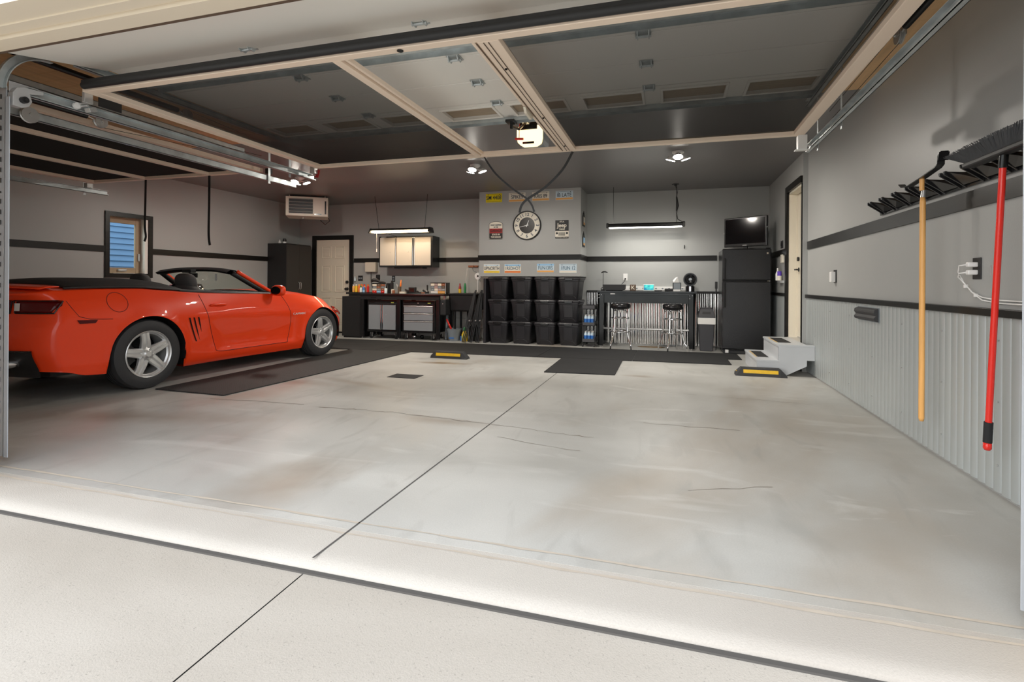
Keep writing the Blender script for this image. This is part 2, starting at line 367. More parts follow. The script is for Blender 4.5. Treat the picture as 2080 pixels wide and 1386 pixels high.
# black wall stripe
S0,S1=1.553,1.645; t=.016
mb=MB().box(-6.64,-3.46,BX-t,BX,S0,S1).box(-1.53,.80,BX-t,BX,S0-.004,S1-.004)
struct('trim_8',mb,M['blacktrim'])
struct('trim_9',MB().box(LX,LX+t,FY,WY0-.065,S0,S1).box(LX,LX+t,WY1+.065,9.06,S0,S1),M['blacktrim'])
struct('trim_10',MB().box(RX-t,RX,FY,RJ-.04,1.578,1.68).box(RX2-t,RX2,DY1+.15,BX,1.57,1.66),M['blacktrim'])
# bulkhead above the totes
C0,C1,CY,CB=-3.46,-1.53,9.29,1.25
struct('wall_bulkhead',MB().box(C0,C1,CY,BX,CB,CZ),M['wall'])
mb=MB().box(C0-t,C1+t,CY-t,CY,S0,S1).box(C0-t,C0,CY,BX-t,S0,S1).box(C1,C1+t,CY,BX-t,S0,S1)
struct('trim_11',mb,M['blacktrim'])
# corrugated wainscot
def corr(name,axis,a,b,base,amp,per,z0,z1,mat,sharp,sgn=-1):
    rows=[[],[]]; n=int((b-a)/per*14)
    for i in range(n+1):
        s=a+(b-a)*i/n; ph=PI*(s-a)/per
        h=amp*(abs(math.sin(ph))**.55 if sharp else .5+.5*math.sin(2*ph)); h=base+sgn*(h+.001)
        p=(lambda z:(h,s,z)) if axis=='Y' else (lambda z:(s,h,z))
        rows[0].append(p(z0)); rows[1].append(p(z1))
    return struct(name,MB().grid(rows),mat,smooth=60)
corr('trim_12','Y',FY,RJ,RX,.012,.0762,.015,.957,M['corr'],1)
corr('trim_13','Y',DY1+.15,BX,RX2,.012,.0762,.015,.957,M['corr'],1)
corr('trim_14','X',-1.52,.86,BX,.010,.0635,.012,.957,M['corrb'],0)
struct('trim_15',MB().box(RX-.03,RX,FY,RJ,.955,1.0).box(RX2-.03,RX2,DY1+.15,BX,.955,1.0).box(-1.52,RX2-.03,BX-.035,BX,.955,.998),M['blacktrim'],bevel=.004)
mb=MB()
for r in range(3):
    x=-6.62-(.2 if r%2 else 0)
    while x<-3.5:
        a=max(x,-6.62); b=min(x+.395,-3.5); 
        if b>a: mb.box(a,b,BX-.012,BX,.2*r+.003,.2*r+.197)
        x+=.4
struct('trim_16',mb,M['white'],bevel=.002)
struct('trim_17',MB().box(RX2-.004,RX+.0,RJ-.012,RJ,-.0,CZ),M['wall'])
struct('baseboard_left',MB().box(LX,LX+.012,FY,9.0,0,.12),M['blackm'])
# screws on the right wainscot
mb=MB()
for yy in (3.42,4.03,4.64,5.25,5.86,6.5,7.1):
    for zz in (.16,.5,.83): mb.cyl((RX-.0115,yy+.02,zz),(RX-.018,yy+.02,zz),.005,8)
struct('trim_18',mb,M['steel'])
# window
w=struct('window_1',MB().box(LX-.13,LX-.09,WY0,WY0+.075,WZ0,WZ1).box(LX-.13,LX-.09,WY1-.14,WY1-.06,WZ0,WZ1).box(LX-.13,LX-.09,WY0+.075,WY1-.14,WZ0,WZ0+.09).box(LX-.13,LX-.09,WY0+.075,WY1-.14,WZ1-.09,WZ1),M['windowwood'],bevel=.004)
mk('window_frame',MB().box(LX-.001,LX+.02,WY0-.065,WY0,WZ0-.065,WZ1+.065).box(LX-.001,LX+.02,WY1,WY1+.065,WZ0-.065,WZ1+.065).box(LX-.001,LX+.02,WY0,WY1,WZ0-.065,WZ0).box(LX-.001,LX+.02,WY0,WY1,WZ1,WZ1+.065),M['blacktrim'],w)
mk('window_pane',MB().box(LX-.115,LX-.111,WY0+.07,WY1-.13,WZ0+.08,WZ1-.08),M['glass'],w)
mk('window_jamb',MB().box(LX-.14,LX-.001,WY1-.058,WY1-.002,WZ0+.001,WZ1-.001).box(LX-.14,LX-.001,WY0+.07,WY1-.14,WZ0+.0005,WZ0+.006),M['white'],w)
mk('window_crank',MB().box(LX-.09,LX-.06,WY0+.19,WY0+.32,WZ0+.035,WZ0+.065),M['steel'],w,bevel=.006)
mk('window_latch',MB().box(LX-.09,LX-.065,WY1-.11,WY1-.085,WZ0+.2,WZ0+.32),M['steel'],w,bevel=.005)
nb=thing('neighbour_house',(-10.6,8,0),'blue lap sided wall of the house outside the window','building')
mb=MB()
for i in range(32): mb.prism([(-10.6,.115*i-.2),(-10.57,.115*i-.2),(-10.598,.115*(i+1)-.2)],'Y',4,17)
mk('wall_siding',mb,M['siding'],nb)
mk('corner_board',MB().box(-10.62,-10.5,3.9,4.0,-.2,3.4),M['white'],nb)
struct('ground_side',MB().box(-12,-8.3,2,16,-.3,-.2),M['lawn'])
# back service door
def door(name,x0,x1,y,z0,z1,mat,sign):
    d=struct(name,MB().box(x0,x1,y+.006,y+.05,z0,z1),mat)
    W=x1-x0; H=z1-z0; pan=MB()
    for cx in (x0+W*.30,x0+W*.70):
        for a,b in ((.08,.37),(.43,.72),(.80,.93)):
            za,zb=z0+H*a,z0+H*b; hw=W*.145
            for (p,q,r,s) in ((cx-hw,cx-hw+.014,za,zb),(cx+hw-.014,cx+hw,za,zb),(cx-hw,cx+hw,za,za+.014),(cx-hw,cx+hw,zb-.014,zb)): pan.box(p,q,y-.006,y+.007,r,s)
            pan.box(cx-hw+.045,cx+hw-.045,y-.003,y+.007,za+.045,zb-.045)
    mk('raised_panel',pan,mat,d,bevel=.004); return d
d=door('door_1',-7.60,-6.74,BX-.02,.03,2.06,M['cream'],1)
mk('door_frame',MB().box(-7.70,-7.60,BX-.045,BX+.01,0,2.155).box(-6.74,-6.655,BX-.045,BX+.01,0,2.155).box(-7.60,-6.74,BX-.045,BX+.01,2.06,2.155).box(-7.6,-6.74,BX-.03,BX+.01,0,.03),M['blacktrim'],d)
for zz,nm in ((.975,'door_handle'),(1.125,'deadbolt')):
    mk(nm,MB().lathe([(0,-.075),(.028,-.07),(.032,-.05),(.02,-.03),(.032,-.015),(.035,-.0)] if nm=='door_handle' else [(0,-.03),(.03,-.028),(.034,0)],(-6.80,BX-.02,zz),'Y',16),M['blackm'],d,smooth=50)
for zz in (.3,1.1,1.85): mk('hinge',MB().cyl((-7.605,BX-.03,zz),(-7.605,BX-.03,zz+.09),.008,8),M['blackm'],d)
# house door in the right wall
d=struct('door_2',MB().box(RX2+.11,RX2+.15,DY0+.01,DY1-.03,DZ0+.03,DZ1-.03),M['cream'])
mk('raised_panel',MB().box(RX2+.104,RX2+.111,DY0+.13,DY0+.36,DZ0+.25,DZ0+.9).box(RX2+.104,RX2+.111,DY0+.13,DY0+.36,DZ0+1.1,DZ0+1.75),M['cream'],d,bevel=.003)
mk('door_jamb',MB().box(RX2+.0,RX2+.2,DY1-.03,DY1,DZ0,DZ1).box(RX2,RX2+.2,DY0,DY1,DZ1-.03,DZ1).box(RX2,RX2+.2,DY0,DY0+.01,DZ0,DZ1).box(RX2+.085,RX2+.11,DY1-.045,DY1-.03,DZ0,DZ1),M['cream'],d)
mk('door_frame',MB().box(RX2-.03,RX2,DY1,DY1+.12,0.30,DZ1+.09).box(RX2-.03,RX2,DY0-.04,DY1,DZ1,DZ1+.09).box(RX2-.012,RX2,DY0-.03,DY0,.0,DZ1),M['blacktrim'],d)
mk('threshold',MB().box(RX2-.02,RX2+.2,DY0,DY1,DZ0-.03,DZ0+.012),M['steel'],d)
mk('door_handle',MB().cyl((RX2+.105,DY1-.12,1.34),(RX2+.05,DY1-.12,1.34),.011,10).cyl((RX2+.055,DY1-.12,1.34),(RX2+.055,DY1-.24,1.34),.01,10).cyl((RX2+.11,DY1-.12,1.34),(RX2+.1,DY1-.12,1.34),.03,14),M['blackm'],d)
mk('deadbolt',MB().cyl((RX2+.11,DY1-.12,1.49),(RX2+.085,DY1-.12,1.49),.03,14),M['blackm'],d)
# ---------------------------------------------------------------- overhead doors
CXD=-1.36
def garage_door(x0,x1,label,hx,windows=True):
    t=thing('garage_door',((x0+x1)/2,3.6,2.6),label,'garage door')
    ys=[2.70,3.17,3.60,4.05,4.53]; z=2.6
    secs=[]
    p=mk('door_section',MB().add([(x0,2.085,2.47),(x1,2.085,2.47),(x1,2.69,2.592),(x0,2.69,2.592),(x0,2.08,2.52),(x1,2.08,2.52),(x1,2.68,2.64),(x0,2.68,2.64)],[(0,3,2,1),(4,5,6,7),(0,1,5,4),(1,2,6,5),(2,3,7,6),(3,0,4,7)]),M['white'],t)
    secs.append(p)
    for i,(a,b) in enumerate(zip(ys,ys[1:])):
        if i<3 or not windows: mb=MB().box(x0,x1,a+.004,b-.004,z,z+.045); secs.append(mk('door_section',mb,M['white'],t,bevel=.004))
        else:
            n=max(2,round((x1-x0)/.61)); c0=(x0+x1)/2-(n-1)*.305; mb=MB(); wy0,wy1=4.13,4.40
            mb.box(x0,x1,a+.004,wy0,z,z+.045).box(x0,x1,wy1,b-.004,z,z+.045)
            e=x0
            for k in range(n):
                cx=c0+.61*k; mb.box(e,cx-.23,wy0,wy1,z,z+.045); e=cx+.23
            mb.box(e,x1,wy0,wy1,z,z+.045)
            s=mk('door_section',mb,M['white'],t); secs.append(s)
            for k in range(n):
                cx=c0+.61*k
                f=mk('window_frame',MB().box(cx-.245,cx+.245,wy0-.02,wy0+.006,z-.012,z+.0).box(cx-.245,cx+.245,wy1-.006,wy1+.02,z-.012,z+.0).box(cx-.245,cx-.224,wy0+.006,wy1-.006,z-.012,z+.0).box(cx+.224,cx+.245,wy0+.006,wy1-.006,z-.012,z+.0),M['white'],t,bevel=.003)
                mk('window_pane',MB().box(cx-.228,cx+.228,wy0+.002,wy1-.002,z+.02,z+.025),pane,f)
    for y0,y1 in ((2.97,3.06),(4.44,4.525)):
        mb=MB().box(x0+.02,x1-.02,y0,y1,z-.006,z-.001).box(x0+.02,x1-.02,y0,y0+.005,z-.035,z-.005).box(x0+.02,x1-.02,y1-.005,y1,z-.035,z-.005)
        mk('strut',mb,M['galv'],t)
    for y in [2.665]+ys[1:-1]:
        for x in hx:
            mb=MB().prism([(y-.045,z-.002),(y-.025,z-.03),(y+.025,z-.03),(y+.045,z-.002)],'X',x-.035,x-.03).prism([(y-.045,z-.002),(y-.025,z-.03),(y+.025,z-.03),(y+.045,z-.002)],'X',x+.03,x+.035)
            mb.box(x-.045,x+.045,y-.05,y+.05,z-.006,z-.002).cyl((x-.045,y,z-.022),(x+.045,y,z-.022),.009,8)
            mk('hinge',mb,M['galv'],t)
    return t
pane=pm('frosted_pane',srgb(168,150,126),.35,noise=.2,scale=5,stretch=(1,12,1))
gd=garage_door(-3.79,1.07,'wide white sectional garage door rolled up overhead above the empty bay',(-2.556,-1.36,-.16))
mk('lift_arm',MB().box(CXD-.04,CXD+.04,4.40,4.50,2.545,2.566).box(CXD-.012,CXD+.012,4.45,4.47,2.50,2.55).tube([(CXD,4.47,2.52),(CXD+.01,4.66,2.55),(CXD,5.02,2.74)],.012,8),M['dsteel'],gd)
gd2=struct('door_3',MB().box(-7.30,-4.50,2.10,2.145,.002,.485),M['white'],bevel=.004)
for i in range(1,5): mk('door_section',MB().box(-7.30,-4.50,2.10,2.145,.002+.487*i,.485+.487*i),M['white'],gd2,bevel=.004)
# screen doors
def screen_door(x0,x1,mull,label,cass=None):
    t=thing('screen_door',((x0+x1)/2,3.7,2.38),label,'screen door')
    y0,y1,z0,z1=2.53,4.98,2.39,2.435
    mb=MB().box(x0,x1,y0,y0+.06,z0,z1).box(x0,x1,y1-.055,y1,z0,z1).box(x0,x0+.085,y0+.06,y1-.055,z0,z1).box(x1-.085,x1,y0+.06,y1-.055,z0,z1)
    mk('outer_frame',mb,M['beige'],t,bevel=.003)
    for m0,m1 in mull: mk('mullion',MB().box(m0,m1,y0+.0605,y1-.0555,z0+.0,z1-.001),M['beige'],t,bevel=.003)
    xs=[x0+.085]+[v for m in mull for v in m]+[x1-.085]
    for i in range(0,len(xs),2):
        if cass and i==2: continue
        mk('mesh_panel',MB().add([(xs[i],y0+.06,z1-.012),(xs[i+1],y0+.06,z1-.012),(xs[i+1],y1-.055,z1-.012),(xs[i],y1-.055,z1-.012)],[(0,1,2,3)]),M['mesh'],t)
    mb=MB().tube([(x0+.05,y0-.025,z1-.018),(x1+.02,y0-.025,z1-.018)],.023,16).box(x0+.055,x1+.01,y0-.045,y0-.001,z1-.015,z1+.012)
    mk('bottom_seal',mb,M['blackm'],t,smooth=40)
    return t
sd=screen_door(-3.79,1.08,((-1.875,-1.82),(-.985,-.865)),'wide beige framed mesh screen door lying overhead above the empty bay',True)
mk('wicket_frame',MB().box(-1.805,-1.785,2.60,4.915,2.40,2.43).box(-1.785,-1.02,4.895,4.915,2.40,2.43).box(-1.02,-1.0,2.60,4.915,2.395,2.43),M['beige'],sd,bevel=.002)
mk('cassette_groove',MB().box(-.952,-.948,2.6,4.92,2.386,2.3905).box(-.925,-.921,2.6,4.92,2.386,2.3905).box(-.992,-.987,2.6,4.92,2.386,2.3905),M['brown'],sd)
mk('screen_pull',MB().prism([(3.62,2.39),(3.66,2.355),(3.80,2.35),(3.86,2.39)],'X',-1.02,-1.0),M['cream'],sd,bevel=.003)
mb=MB()
for y in (2.95,3.9,4.75): mb.cyl((-.935,y,2.383),(-.935,y,2.39),.008,8)
mb.cyl((-1.42,2.56,2.385),(-1.42,2.56,2.392),.018,12); mk('screw',mb,M['dsteel'],sd)
mk('magnet_plate',MB().box(-3.80,-3.796,2.64,2.80,2.33,2.41),M['blackm'],sd)
mb=MB().box(-3.815,-3.79,2.545,2.60,2.33,2.40).box(-3.87,-3.79,2.56,2.60,2.325,2.333).cyl((-3.90,2.58,2.315),(-3.81,2.58,2.315),.008,8).obox((-3.84,2.62,2.30),(.05,.05,.03),(.4,0,0))
mk('roller_bracket',mb,M['steel'],sd,bevel=.002)
mk('roller',MB().cyl((-3.895,2.56,2.315),(-3.875,2.56,2.315),.022,16),M['whitep'],sd,smooth=40)
mk('roller_bracket',MB().box(-3.85,-3.79,4.93,4.985,2.33,2.395).cyl((-3.9,4.96,2.315),(-3.8,4.96,2.315),.008,8),M['steel'],sd,bevel=.002)
mk('warning_tag',MB().obox((-3.80,4.995,2.34),(.05,.004,.09),(0,.3,0)),M['red2'],sd)
mk('roller_bracket',MB().box(1.03,1.10,4.93,5.0,2.27,2.39).box(1.01,1.12,4.94,4.99,2.262,2.272).cyl((1.08,4.96,2.30),(1.14,4.96,2.30),.008,8),M['whitep'],sd,bevel=.003)
sd2=screen_door(-7.24,-4.53,((-6.33,-6.28),(-5.33,-5.27)),'narrower beige framed black mesh screen door overhead above the red convertible')
mk('roller_bracket',MB().box(-7.3,-7.24,4.9,4.97,2.33,2.39).cyl((-7.33,4.94,2.335),(-7.24,4.94,2.335),.008,8),M['steel'],sd2)
mk('end_cap',MB().box(-4.52,-4.47,5.0,5.06,2.38,2.44),M['blackm'],sd2)
# pull cords (flat black webbing)
def cord(pts,w,label,grp='black webbing pull straps hanging from the screen doors'):
    n=24; P=[]
    for i in range(n+1):
        t=i/n*(len(pts)-1); k=min(int(t),len(pts)-2); u=t-k
        p=[Vector(pts[max(0,min(j,len(pts)-1))]) for j in (k-1,k,k+1,k+2)]
        P.append(.5*((2*p[1])+(-p[0]+p[2])*u+(2*p[0]-5*p[1]+4*p[2]-p[3])*u*u+(-p[0]+3*p[1]-3*p[2]+p[3])*u**3))
    rows=[]
    for i,q in enumerate(P):
        d=(P[min(i+1,n)]-P[max(i-1,0)]).normalized(); s=d.cross(Vector((0,1,0)))
        s=s.normalized() if s.length>.1 else Vector((1,0,0)); rows.append([q-s*w/2+Vector((0,-.001,0)),q+s*w/2+Vector((0,-.001,0)),q+s*w/2+Vector((0,.001,0)),q-s*w/2+Vector((0,.001,0))])
    o=mk('pull_strap',MB().grid(rows,closed=True),M['blackm']); return tag(o,label,'strap',grp)
cord([(-1.80,4.965,2.39),(-1.68,4.965,2.22),(-1.50,4.96,2.06),(-1.36,4.95,1.96),(-1.30,4.955,1.89),(-1.275,4.96,1.82)],.018,'black strap hanging from left mullion of the wide screen, end nearer clock one')
cord([(-.90,4.965,2.385),(-1.0,4.97,2.22),(-1.17,4.975,2.06),(-1.35,4.975,1.95),(-1.41,4.98,1.89),(-1.43,4.98,1.82)],.024,'black strap hanging from right mullion of the wide screen, end above clock left edge')
cord([(-6.31,4.96,2.39),(-6.315,4.96,2.1),(-6.32,4.96,1.8),(-6.31,4.965,1.68),(-6.34,4.97,1.62)],.035,'black strap hanging in front of the window')
cord([(-5.30,4.96,2.39),(-5.30,4.96,2.1),(-5.305,4.96,1.75),(-5.30,4.96,1.63),(-5.285,4.96,1.555)],.035,'black strap hanging between the window and the tall cabinet')
# tracks
def chan(mb,x,y0,y1,z0,z1,dirx,w=.032,t=.004):
    mb.box(min(x,x+dirx*t),max(x,x+dirx*t),y0,y1,z0,z1)
    a,b=(x,x+dirx*w) if dirx>0 else (x+dirx*w,x)
    mb.box(a,b,y0,y1,z0,z0+t).box(a,b,y0,y1,z1-t,z1)
    lip=(x+dirx*w); mb.box(min(lip,lip-dirx*t),max(lip,lip-dirx*t),y0,y1,z0,z0+.012)
    return mb
def arc_track(mb,x,y0,z0,r,dirx,w=.03,h=.05,n=14):
    # quarter bend from vertical (at y0,z0) up and back to horizontal
    rows=[]
    for i in range(n+1):
        a=PI/2*i/n; cy,cz=y0+r+h,z0
        ro,ri=r+h,r
        yo,zo=cy-ro*math.cos(a),cz+ro*math.sin(a); yi,zi=cy-ri*math.cos(a),cz+ri*math.sin(a)
        rows.append([(x,yo,zo),(x,yi,zi),(x+dirx*w,yi,zi),(x+dirx*w,yi+(yo-yi)*.12,zi+(zo-zi)*.12),(x+dirx*.004,yi+(yo-yi)*.12,zi+(zo-zi)*.12),(x+dirx*.004,yo-(yo-yi)*.12,zo-(zo-zi)*.12),(x+dirx*w,yo-(yo-yi)*.12,zo-(zo-zi)*.12),(x+dirx*w,yo,zo)])
    return mb.grid(rows,closed=True)
def bay_tracks(xw,d,label,hang,far=5.1,post=True):
    t=thing('door_track',(xw,2.2,0.03),label,'door track','galvanised door tracks of the two bays')
    mb=chan(MB(),xw,2.29,far,2.285,2.345,d); mk('screen_rail',mb,M['galv'],t)
    mb=arc_track(MB(),xw,2.125,2.30,.25,d); chan(mb,xw+d*.10,2.50,4.7,2.55,2.60,d); mk('door_rail',mb,M['galv'],t,smooth=30)
    if post:
        mb=MB().box(min(xw,xw-d*.12),max(xw,xw-d*.12),2.19,2.194,.03,2.32).box(min(xw,xw+d*.028),max(xw,xw+d*.040),2.182,2.186,.03,2.25).box(min(xw,xw+d*.004),max(xw,xw+d*.004),2.182,2.194,.03,2.25)
        mk('post',mb,M['postm'],t)
        for i in range(34 if d>0 else 0):
            zz=.10+.065*i
            mb=MB().box(xw-d*.047-.005,xw-d*.047+.005,2.186,2.1905,zz,zz+(.028 if i%4 else .012)); mk('slot_hole',mb,M['joint'],t)
        mb=MB().box(xw-.003,xw+.003,2.20,2.36,2.285,2.36)
        mk('corner_plate',mb.prism([(2.195,2.20),(2.195,2.28),(2.215,2.315),(2.25,2.33),(2.36,2.335),(2.36,2.315),(2.285,2.295),(2.298,2.25),(2.28,2.215),(2.245,2.198)],'X',xw+d*.0,xw+d*.05),M['plateg'],t,bevel=.004)
        mk('corner_roller',MB().cyl((xw+d*.05,2.245,2.245),(xw+d*.08,2.245,2.245),.020,18).cyl((xw+d*.03,2.245,2.245),(xw+d*.09,2.245,2.245),.008,10),M['blackm'],t,smooth=40)
    for y in hang: mk('hanger_strap',MB().box(xw-d*.012-.002,xw-d*.012+.002,y-.016,y+.016,2.25,CZ-.001),M['galv'],t)
    return t
M['postm']=pm('post_zinc',(.66,.71,.78),.38,.25,noise=.08,scale=4)
M['plateg']=pm('bracket_grey',srgb(188,188,188),.45,.2)
bay_tracks(-3.93,1,'galvanised track left of the empty bay, with tall post at the photo left edge',(4.72,))
bay_tracks(1.165,-1,'galvanised track right of the empty bay, running back beside the right wall',(4.3,4.93),5.15)
bay_tracks(-4.43,-1,'galvanised track right of the car bay, its square cut end beyond the wide screen',(4.95,),5.42,False)
bay_tracks(-7.38,1,'galvanised track left of the car bay under the narrow screen',(4.97,),5.25,False)
# extension springs
def spring(x,z,y0,y1,pul,label,px=0):
    t=thing('extension_spring',(x,y0,z),label,'spring','black coil extension springs beside the doors')
    prof=[]; n=int((y1-y0)/.007)
    for i in range(n): prof+= [(.022,y0+.007*i),(.0175,y0+.007*i+.0035)]
    mk('coil',MB().lathe(prof,(x,0,z),'Y',12),M['black'],t,smooth=True)
    mk('pulley',MB().lathe([(.012,-.014),(.05,-.014),(.05,-.009),(.036,0),(.05,.009),(.05,.014),(.012,.014)],(x+px,pul,z-.015),'X',28),M['steel'],t,smooth=40)
    mk('pulley_bracket',MB().box(x+px-.02,x+px-.017,pul-.05,pul+.01,z-.03,z).box(x+px+.017,x+px+.02,pul-.05,pul+.01,z-.03,z).cyl((x+px-.03,pul,z-.015),(x+px+.03,pul,z-.015),.008,10).tube([(x,y1,z),(x+px,pul-.04,z-.012)],.006,6),M['steel'],t)
    mk('cable',MB().tube([(x+px,pul,z-.06),(x+px,4.9,2.50)],.0022,5).tube([(x+px,pul,z+.03),(x+px-.02*(1 if x<0 else 1),4.9,2.56)],.0022,5),M['dsteel'],t)
spring(-4.08,2.6,2.2,3.5,3.58,'black spring left of the empty bay under the tan boards')
spring(1.275,2.6,2.2,3.5,3.58,'black spring with pulley between wide screen and right wall')
spring(-4.462,2.435,2.2,3.02,3.12,'black spring with silver pulley nearest the narrow screen right edge')
o=mk('cable_pulley',MB().lathe([(.012,-.013),(.055,-.013),(.055,-.009),(.038,0),(.055,.009),(.055,.013),(.012,.013),(.012,-.013)],(-4.385,2.58,2.30),'X',28).cyl((-4.425,2.58,2.30),(-4.365,2.58,2.30),.013,12).box(-4.412,-4.408,2.55,2.61,2.30,2.345),M['steel'],smooth=40)
tag(o,'small silver cable wheel just inside the tall left post','pulley')
# opener
t=thing('garage_door_opener',(CXD,5.1,2.47),'garage door opener with glowing lamp lens and red release handle','door opener')
X0=-1.365
pr=[(-.13,-.03),(-.12,-.085),(-.07,-.115),(.07,-.115),(.12,-.085),(.13,-.03),(.13,.06),(.10,.09),(-.10,.09),(-.13,.06)]
mk('housing',MB().prism([(X0+a,2.62+b) for a,b in pr],'Y',5.17,5.42),M['greyp'],t,bevel=.01)
mk('lamp_lens',MB().prism([(X0+a*.96,2.62+b*.96) for a,b in pr],'Y',5.06,5.168),M['openlamp'],t,bevel=.012)
mk('chassis',MB().box(X0-.09,X0+.09,5.045,5.06,2.66,2.73).box(X0-.06,X0+.06,5.05,5.06,2.518,2.54),M['dsteel'],t,bevel=.004)
mk('drive_rail',MB().box(X0-.02,X0+.02,2.1,5.06,2.72,2.76).box(X0-.03,X0+.03,4.85,4.98,2.69,2.72),M['galv'],t)
mk('hanging_bracket',MB().box(X0-.10,X0-.096,5.3,5.33,2.70,CZ-.001).box(X0+.096,X0+.10,5.3,5.33,2.70,CZ-.001),M['galv'],t)
mk('release_cord',MB().tube([(X0-.07,4.98,2.70),(X0-.075,4.98,2.56)],.003,6),M['redp'],t)
mk('release_handle',MB().cyl((X0-.115,4.98,2.555),(X0-.03,4.98,2.548),.012,10),M['redp'],t,smooth=40)
# ---------------------------------------------------------------- lamps
def lamp_area(loc,sx,sy,e,c,rot=(0,0,0)):
    l=D.lights.new('lamp','AREA'); l.shape='RECTANGLE'; l.size=sx; l.size_y=sy; l.energy=e; l.color=c
    o=D.objects.new('lamp_light',l); o.location=loc; o.rotation_euler=rot; col.objects.link(o); return o
def ceil_light(x,y,label,e):
    if e:
        for q in range(3):
            a=2*PI*q/3+.5; l=D.lights.new('lamp','SPOT'); l.energy=e/3; l.color=(1,.93,.84); l.shadow_soft_size=.04; l.spot_size=math.radians(165); l.spot_blend=.5; o=D.objects.new('lamp_light',l); o.location=(x+.115*math.cos(a),y+.115*math.sin(a),CZ-.125); o.rotation_euler=(-.3*math.sin(a),.3*math.cos(a),0); o.rotation_euler=(.3*math.sin(a),-.3*math.cos(a),0); col.objects.link(o)
    t=thing('ceiling_light',(x,y,CZ-.15),label,'ceiling light','three-headed ceiling lights')
    mk('base',MB().lathe([(0,CZ-.001),(.075,CZ-.001),(.075,CZ-.02),(.05,CZ-.04),(.02,CZ-.05),(.02,CZ-.07),(0,CZ-.07)],(x,y,0),'Z',24),M['whitep'],t,smooth=40)
    for k in range(3):
        a=2*PI*k/3+.5; dx,dy=math.cos(a),math.sin(a); c=Vector((x+dx*.105,y+dy*.105,CZ-.085)); d=Vector((dx*.35,dy*.35,-1)).normalized()
        h=mk('lamp_head',MB().cyl((x,y,CZ-.06),c,.010,8).cyl(c-d*.03,c+d*.012,.035,20,.062),M['whitep'],t,smooth=40)
        mk('bulb',MB().cyl(c+d*.009,c+d*.016,.056,20),M['bulb'],h)
ceil_light(-5.82,7.2,'three-headed ceiling light above the front of the car',LP)
ceil_light(-2.72,7.12,'three-headed ceiling light between the car bay and the clock',LP)
ceil_light(.09,7.10,'three-headed ceiling light nearest the right wall',LP)
def shop_light(x0,x1,y,z,warm,label):
    t=thing('shop_light',((x0+x1)/2,y,z-.05),label,'shop light')
    if warm:
        mb=MB().prism([(y-.12,z-.005),(y-.06,z+.035),(y+.06,z+.02),(y+.12,z-.06),(y+.115,z-.06),(y+.055,z+.012),(y-.055,z+.027),(y-.115,z-.005)],'X',x0,x1)
        mk('reflector',mb,M['blacktrim'],t)
        for x in (x0,x1): mk('end_cap',MB().prism([(y-.13,z-.055),(y-.07,z+.04),(y+.07,z+.04),(y+.13,z-.055)],'X',x-.012,x+.012),M['blackm'],t)
        for dy in (-.05,.04): mk('tube',MB().cyl((x0+.02,y+dy,z-.025),(x1-.02,y+dy,z-.025),.021,12),M['warmlamp'],t,smooth=40)
        mk('pull_chain',MB().tube([(x0+.1,y,z-.04),(x0+.1,y,z-.36)],.0018,6).cyl((x0+.1,y,z-.36),(x0+.1,y,z-.42),.009,8),M['whitep'],t)
        l=lamp_area(((x0+x1)/2,y,z-.06),x1-x0-.05,.16,WL,(1,.74,.45))
    else:
        mk('housing',MB().prism([(y-.04,z-.03),(y-.04,z+.02),(y-.02,z+.04),(y+.02,z+.04),(y+.04,z+.02),(y+.04,z-.03)],'X',x0,x1),M['dsteel'],t,bevel=.003)
        for x in (x0,x1): mk('end_cap',MB().prism([(y-.05,z-.04),(y-.05,z+.03),(y-.03,z+.05),(y+.03,z+.05),(y+.05,z+.03),(y+.05,z-.04)],'X',x-.02,x+.02),M['blackm'],t,bevel=.006)
        mk('tube',MB().box(x0+.03,x1-.03,y-.03,y+.03,z-.045,z-.031),M['coollamp'],t,bevel=.006)
        l=lamp_area(((x0+x1)/2,y,z-.055),x1-x0-.08,.05,CL,(1,.97,.9))
    return t
t=shop_light(-5.70,-4.42,9.2,2.15,True,'black hooded shop light glowing warm above the silver wall cabinet')
for q in ([(-5.55,9.2,2.17),(-5.66,9.22,CZ)],[(-4.55,9.2,2.17),(-4.50,9.22,CZ)],[(-5.5,9.25,2.12),(-5.35,9.6,2.06)]): mk('hanging_wire',MB().tube(q,.004,6),M['dsteel'],t)
t=shop_light(-1.07,.22,9.42,2.15,False,'slim black shop light glowing white above the bar table')
for q in ([(-.97,9.42,2.19),(-.97,9.42,CZ)],[(.10,9.42,2.19),(.10,9.42,CZ)]): mk('hanging_wire',MB().tube(q,.004,6),M['dsteel'],t)
mk('power_cord',MB().tube([(.20,9.42,2.19),(.12,9.42,2.24),(.10,9.4,2.34),(.12,9.4,2.48),(.095,9.4,2.6),(.11,9.4,2.7),(.08,9.4,CZ-.01)],.007,8).tube([(.10,9.4,2.38),(.115,9.4,2.47),(.10,9.4,2.62)],[.012,.024,.012],8).cyl((.08,9.4,CZ-.03),(.08,9.4,CZ-.001),.02,10).cyl((.08,9.4,CZ-.006),(.08,9.4,CZ-.0005),.06,16),M['blackm'],t,smooth=50)
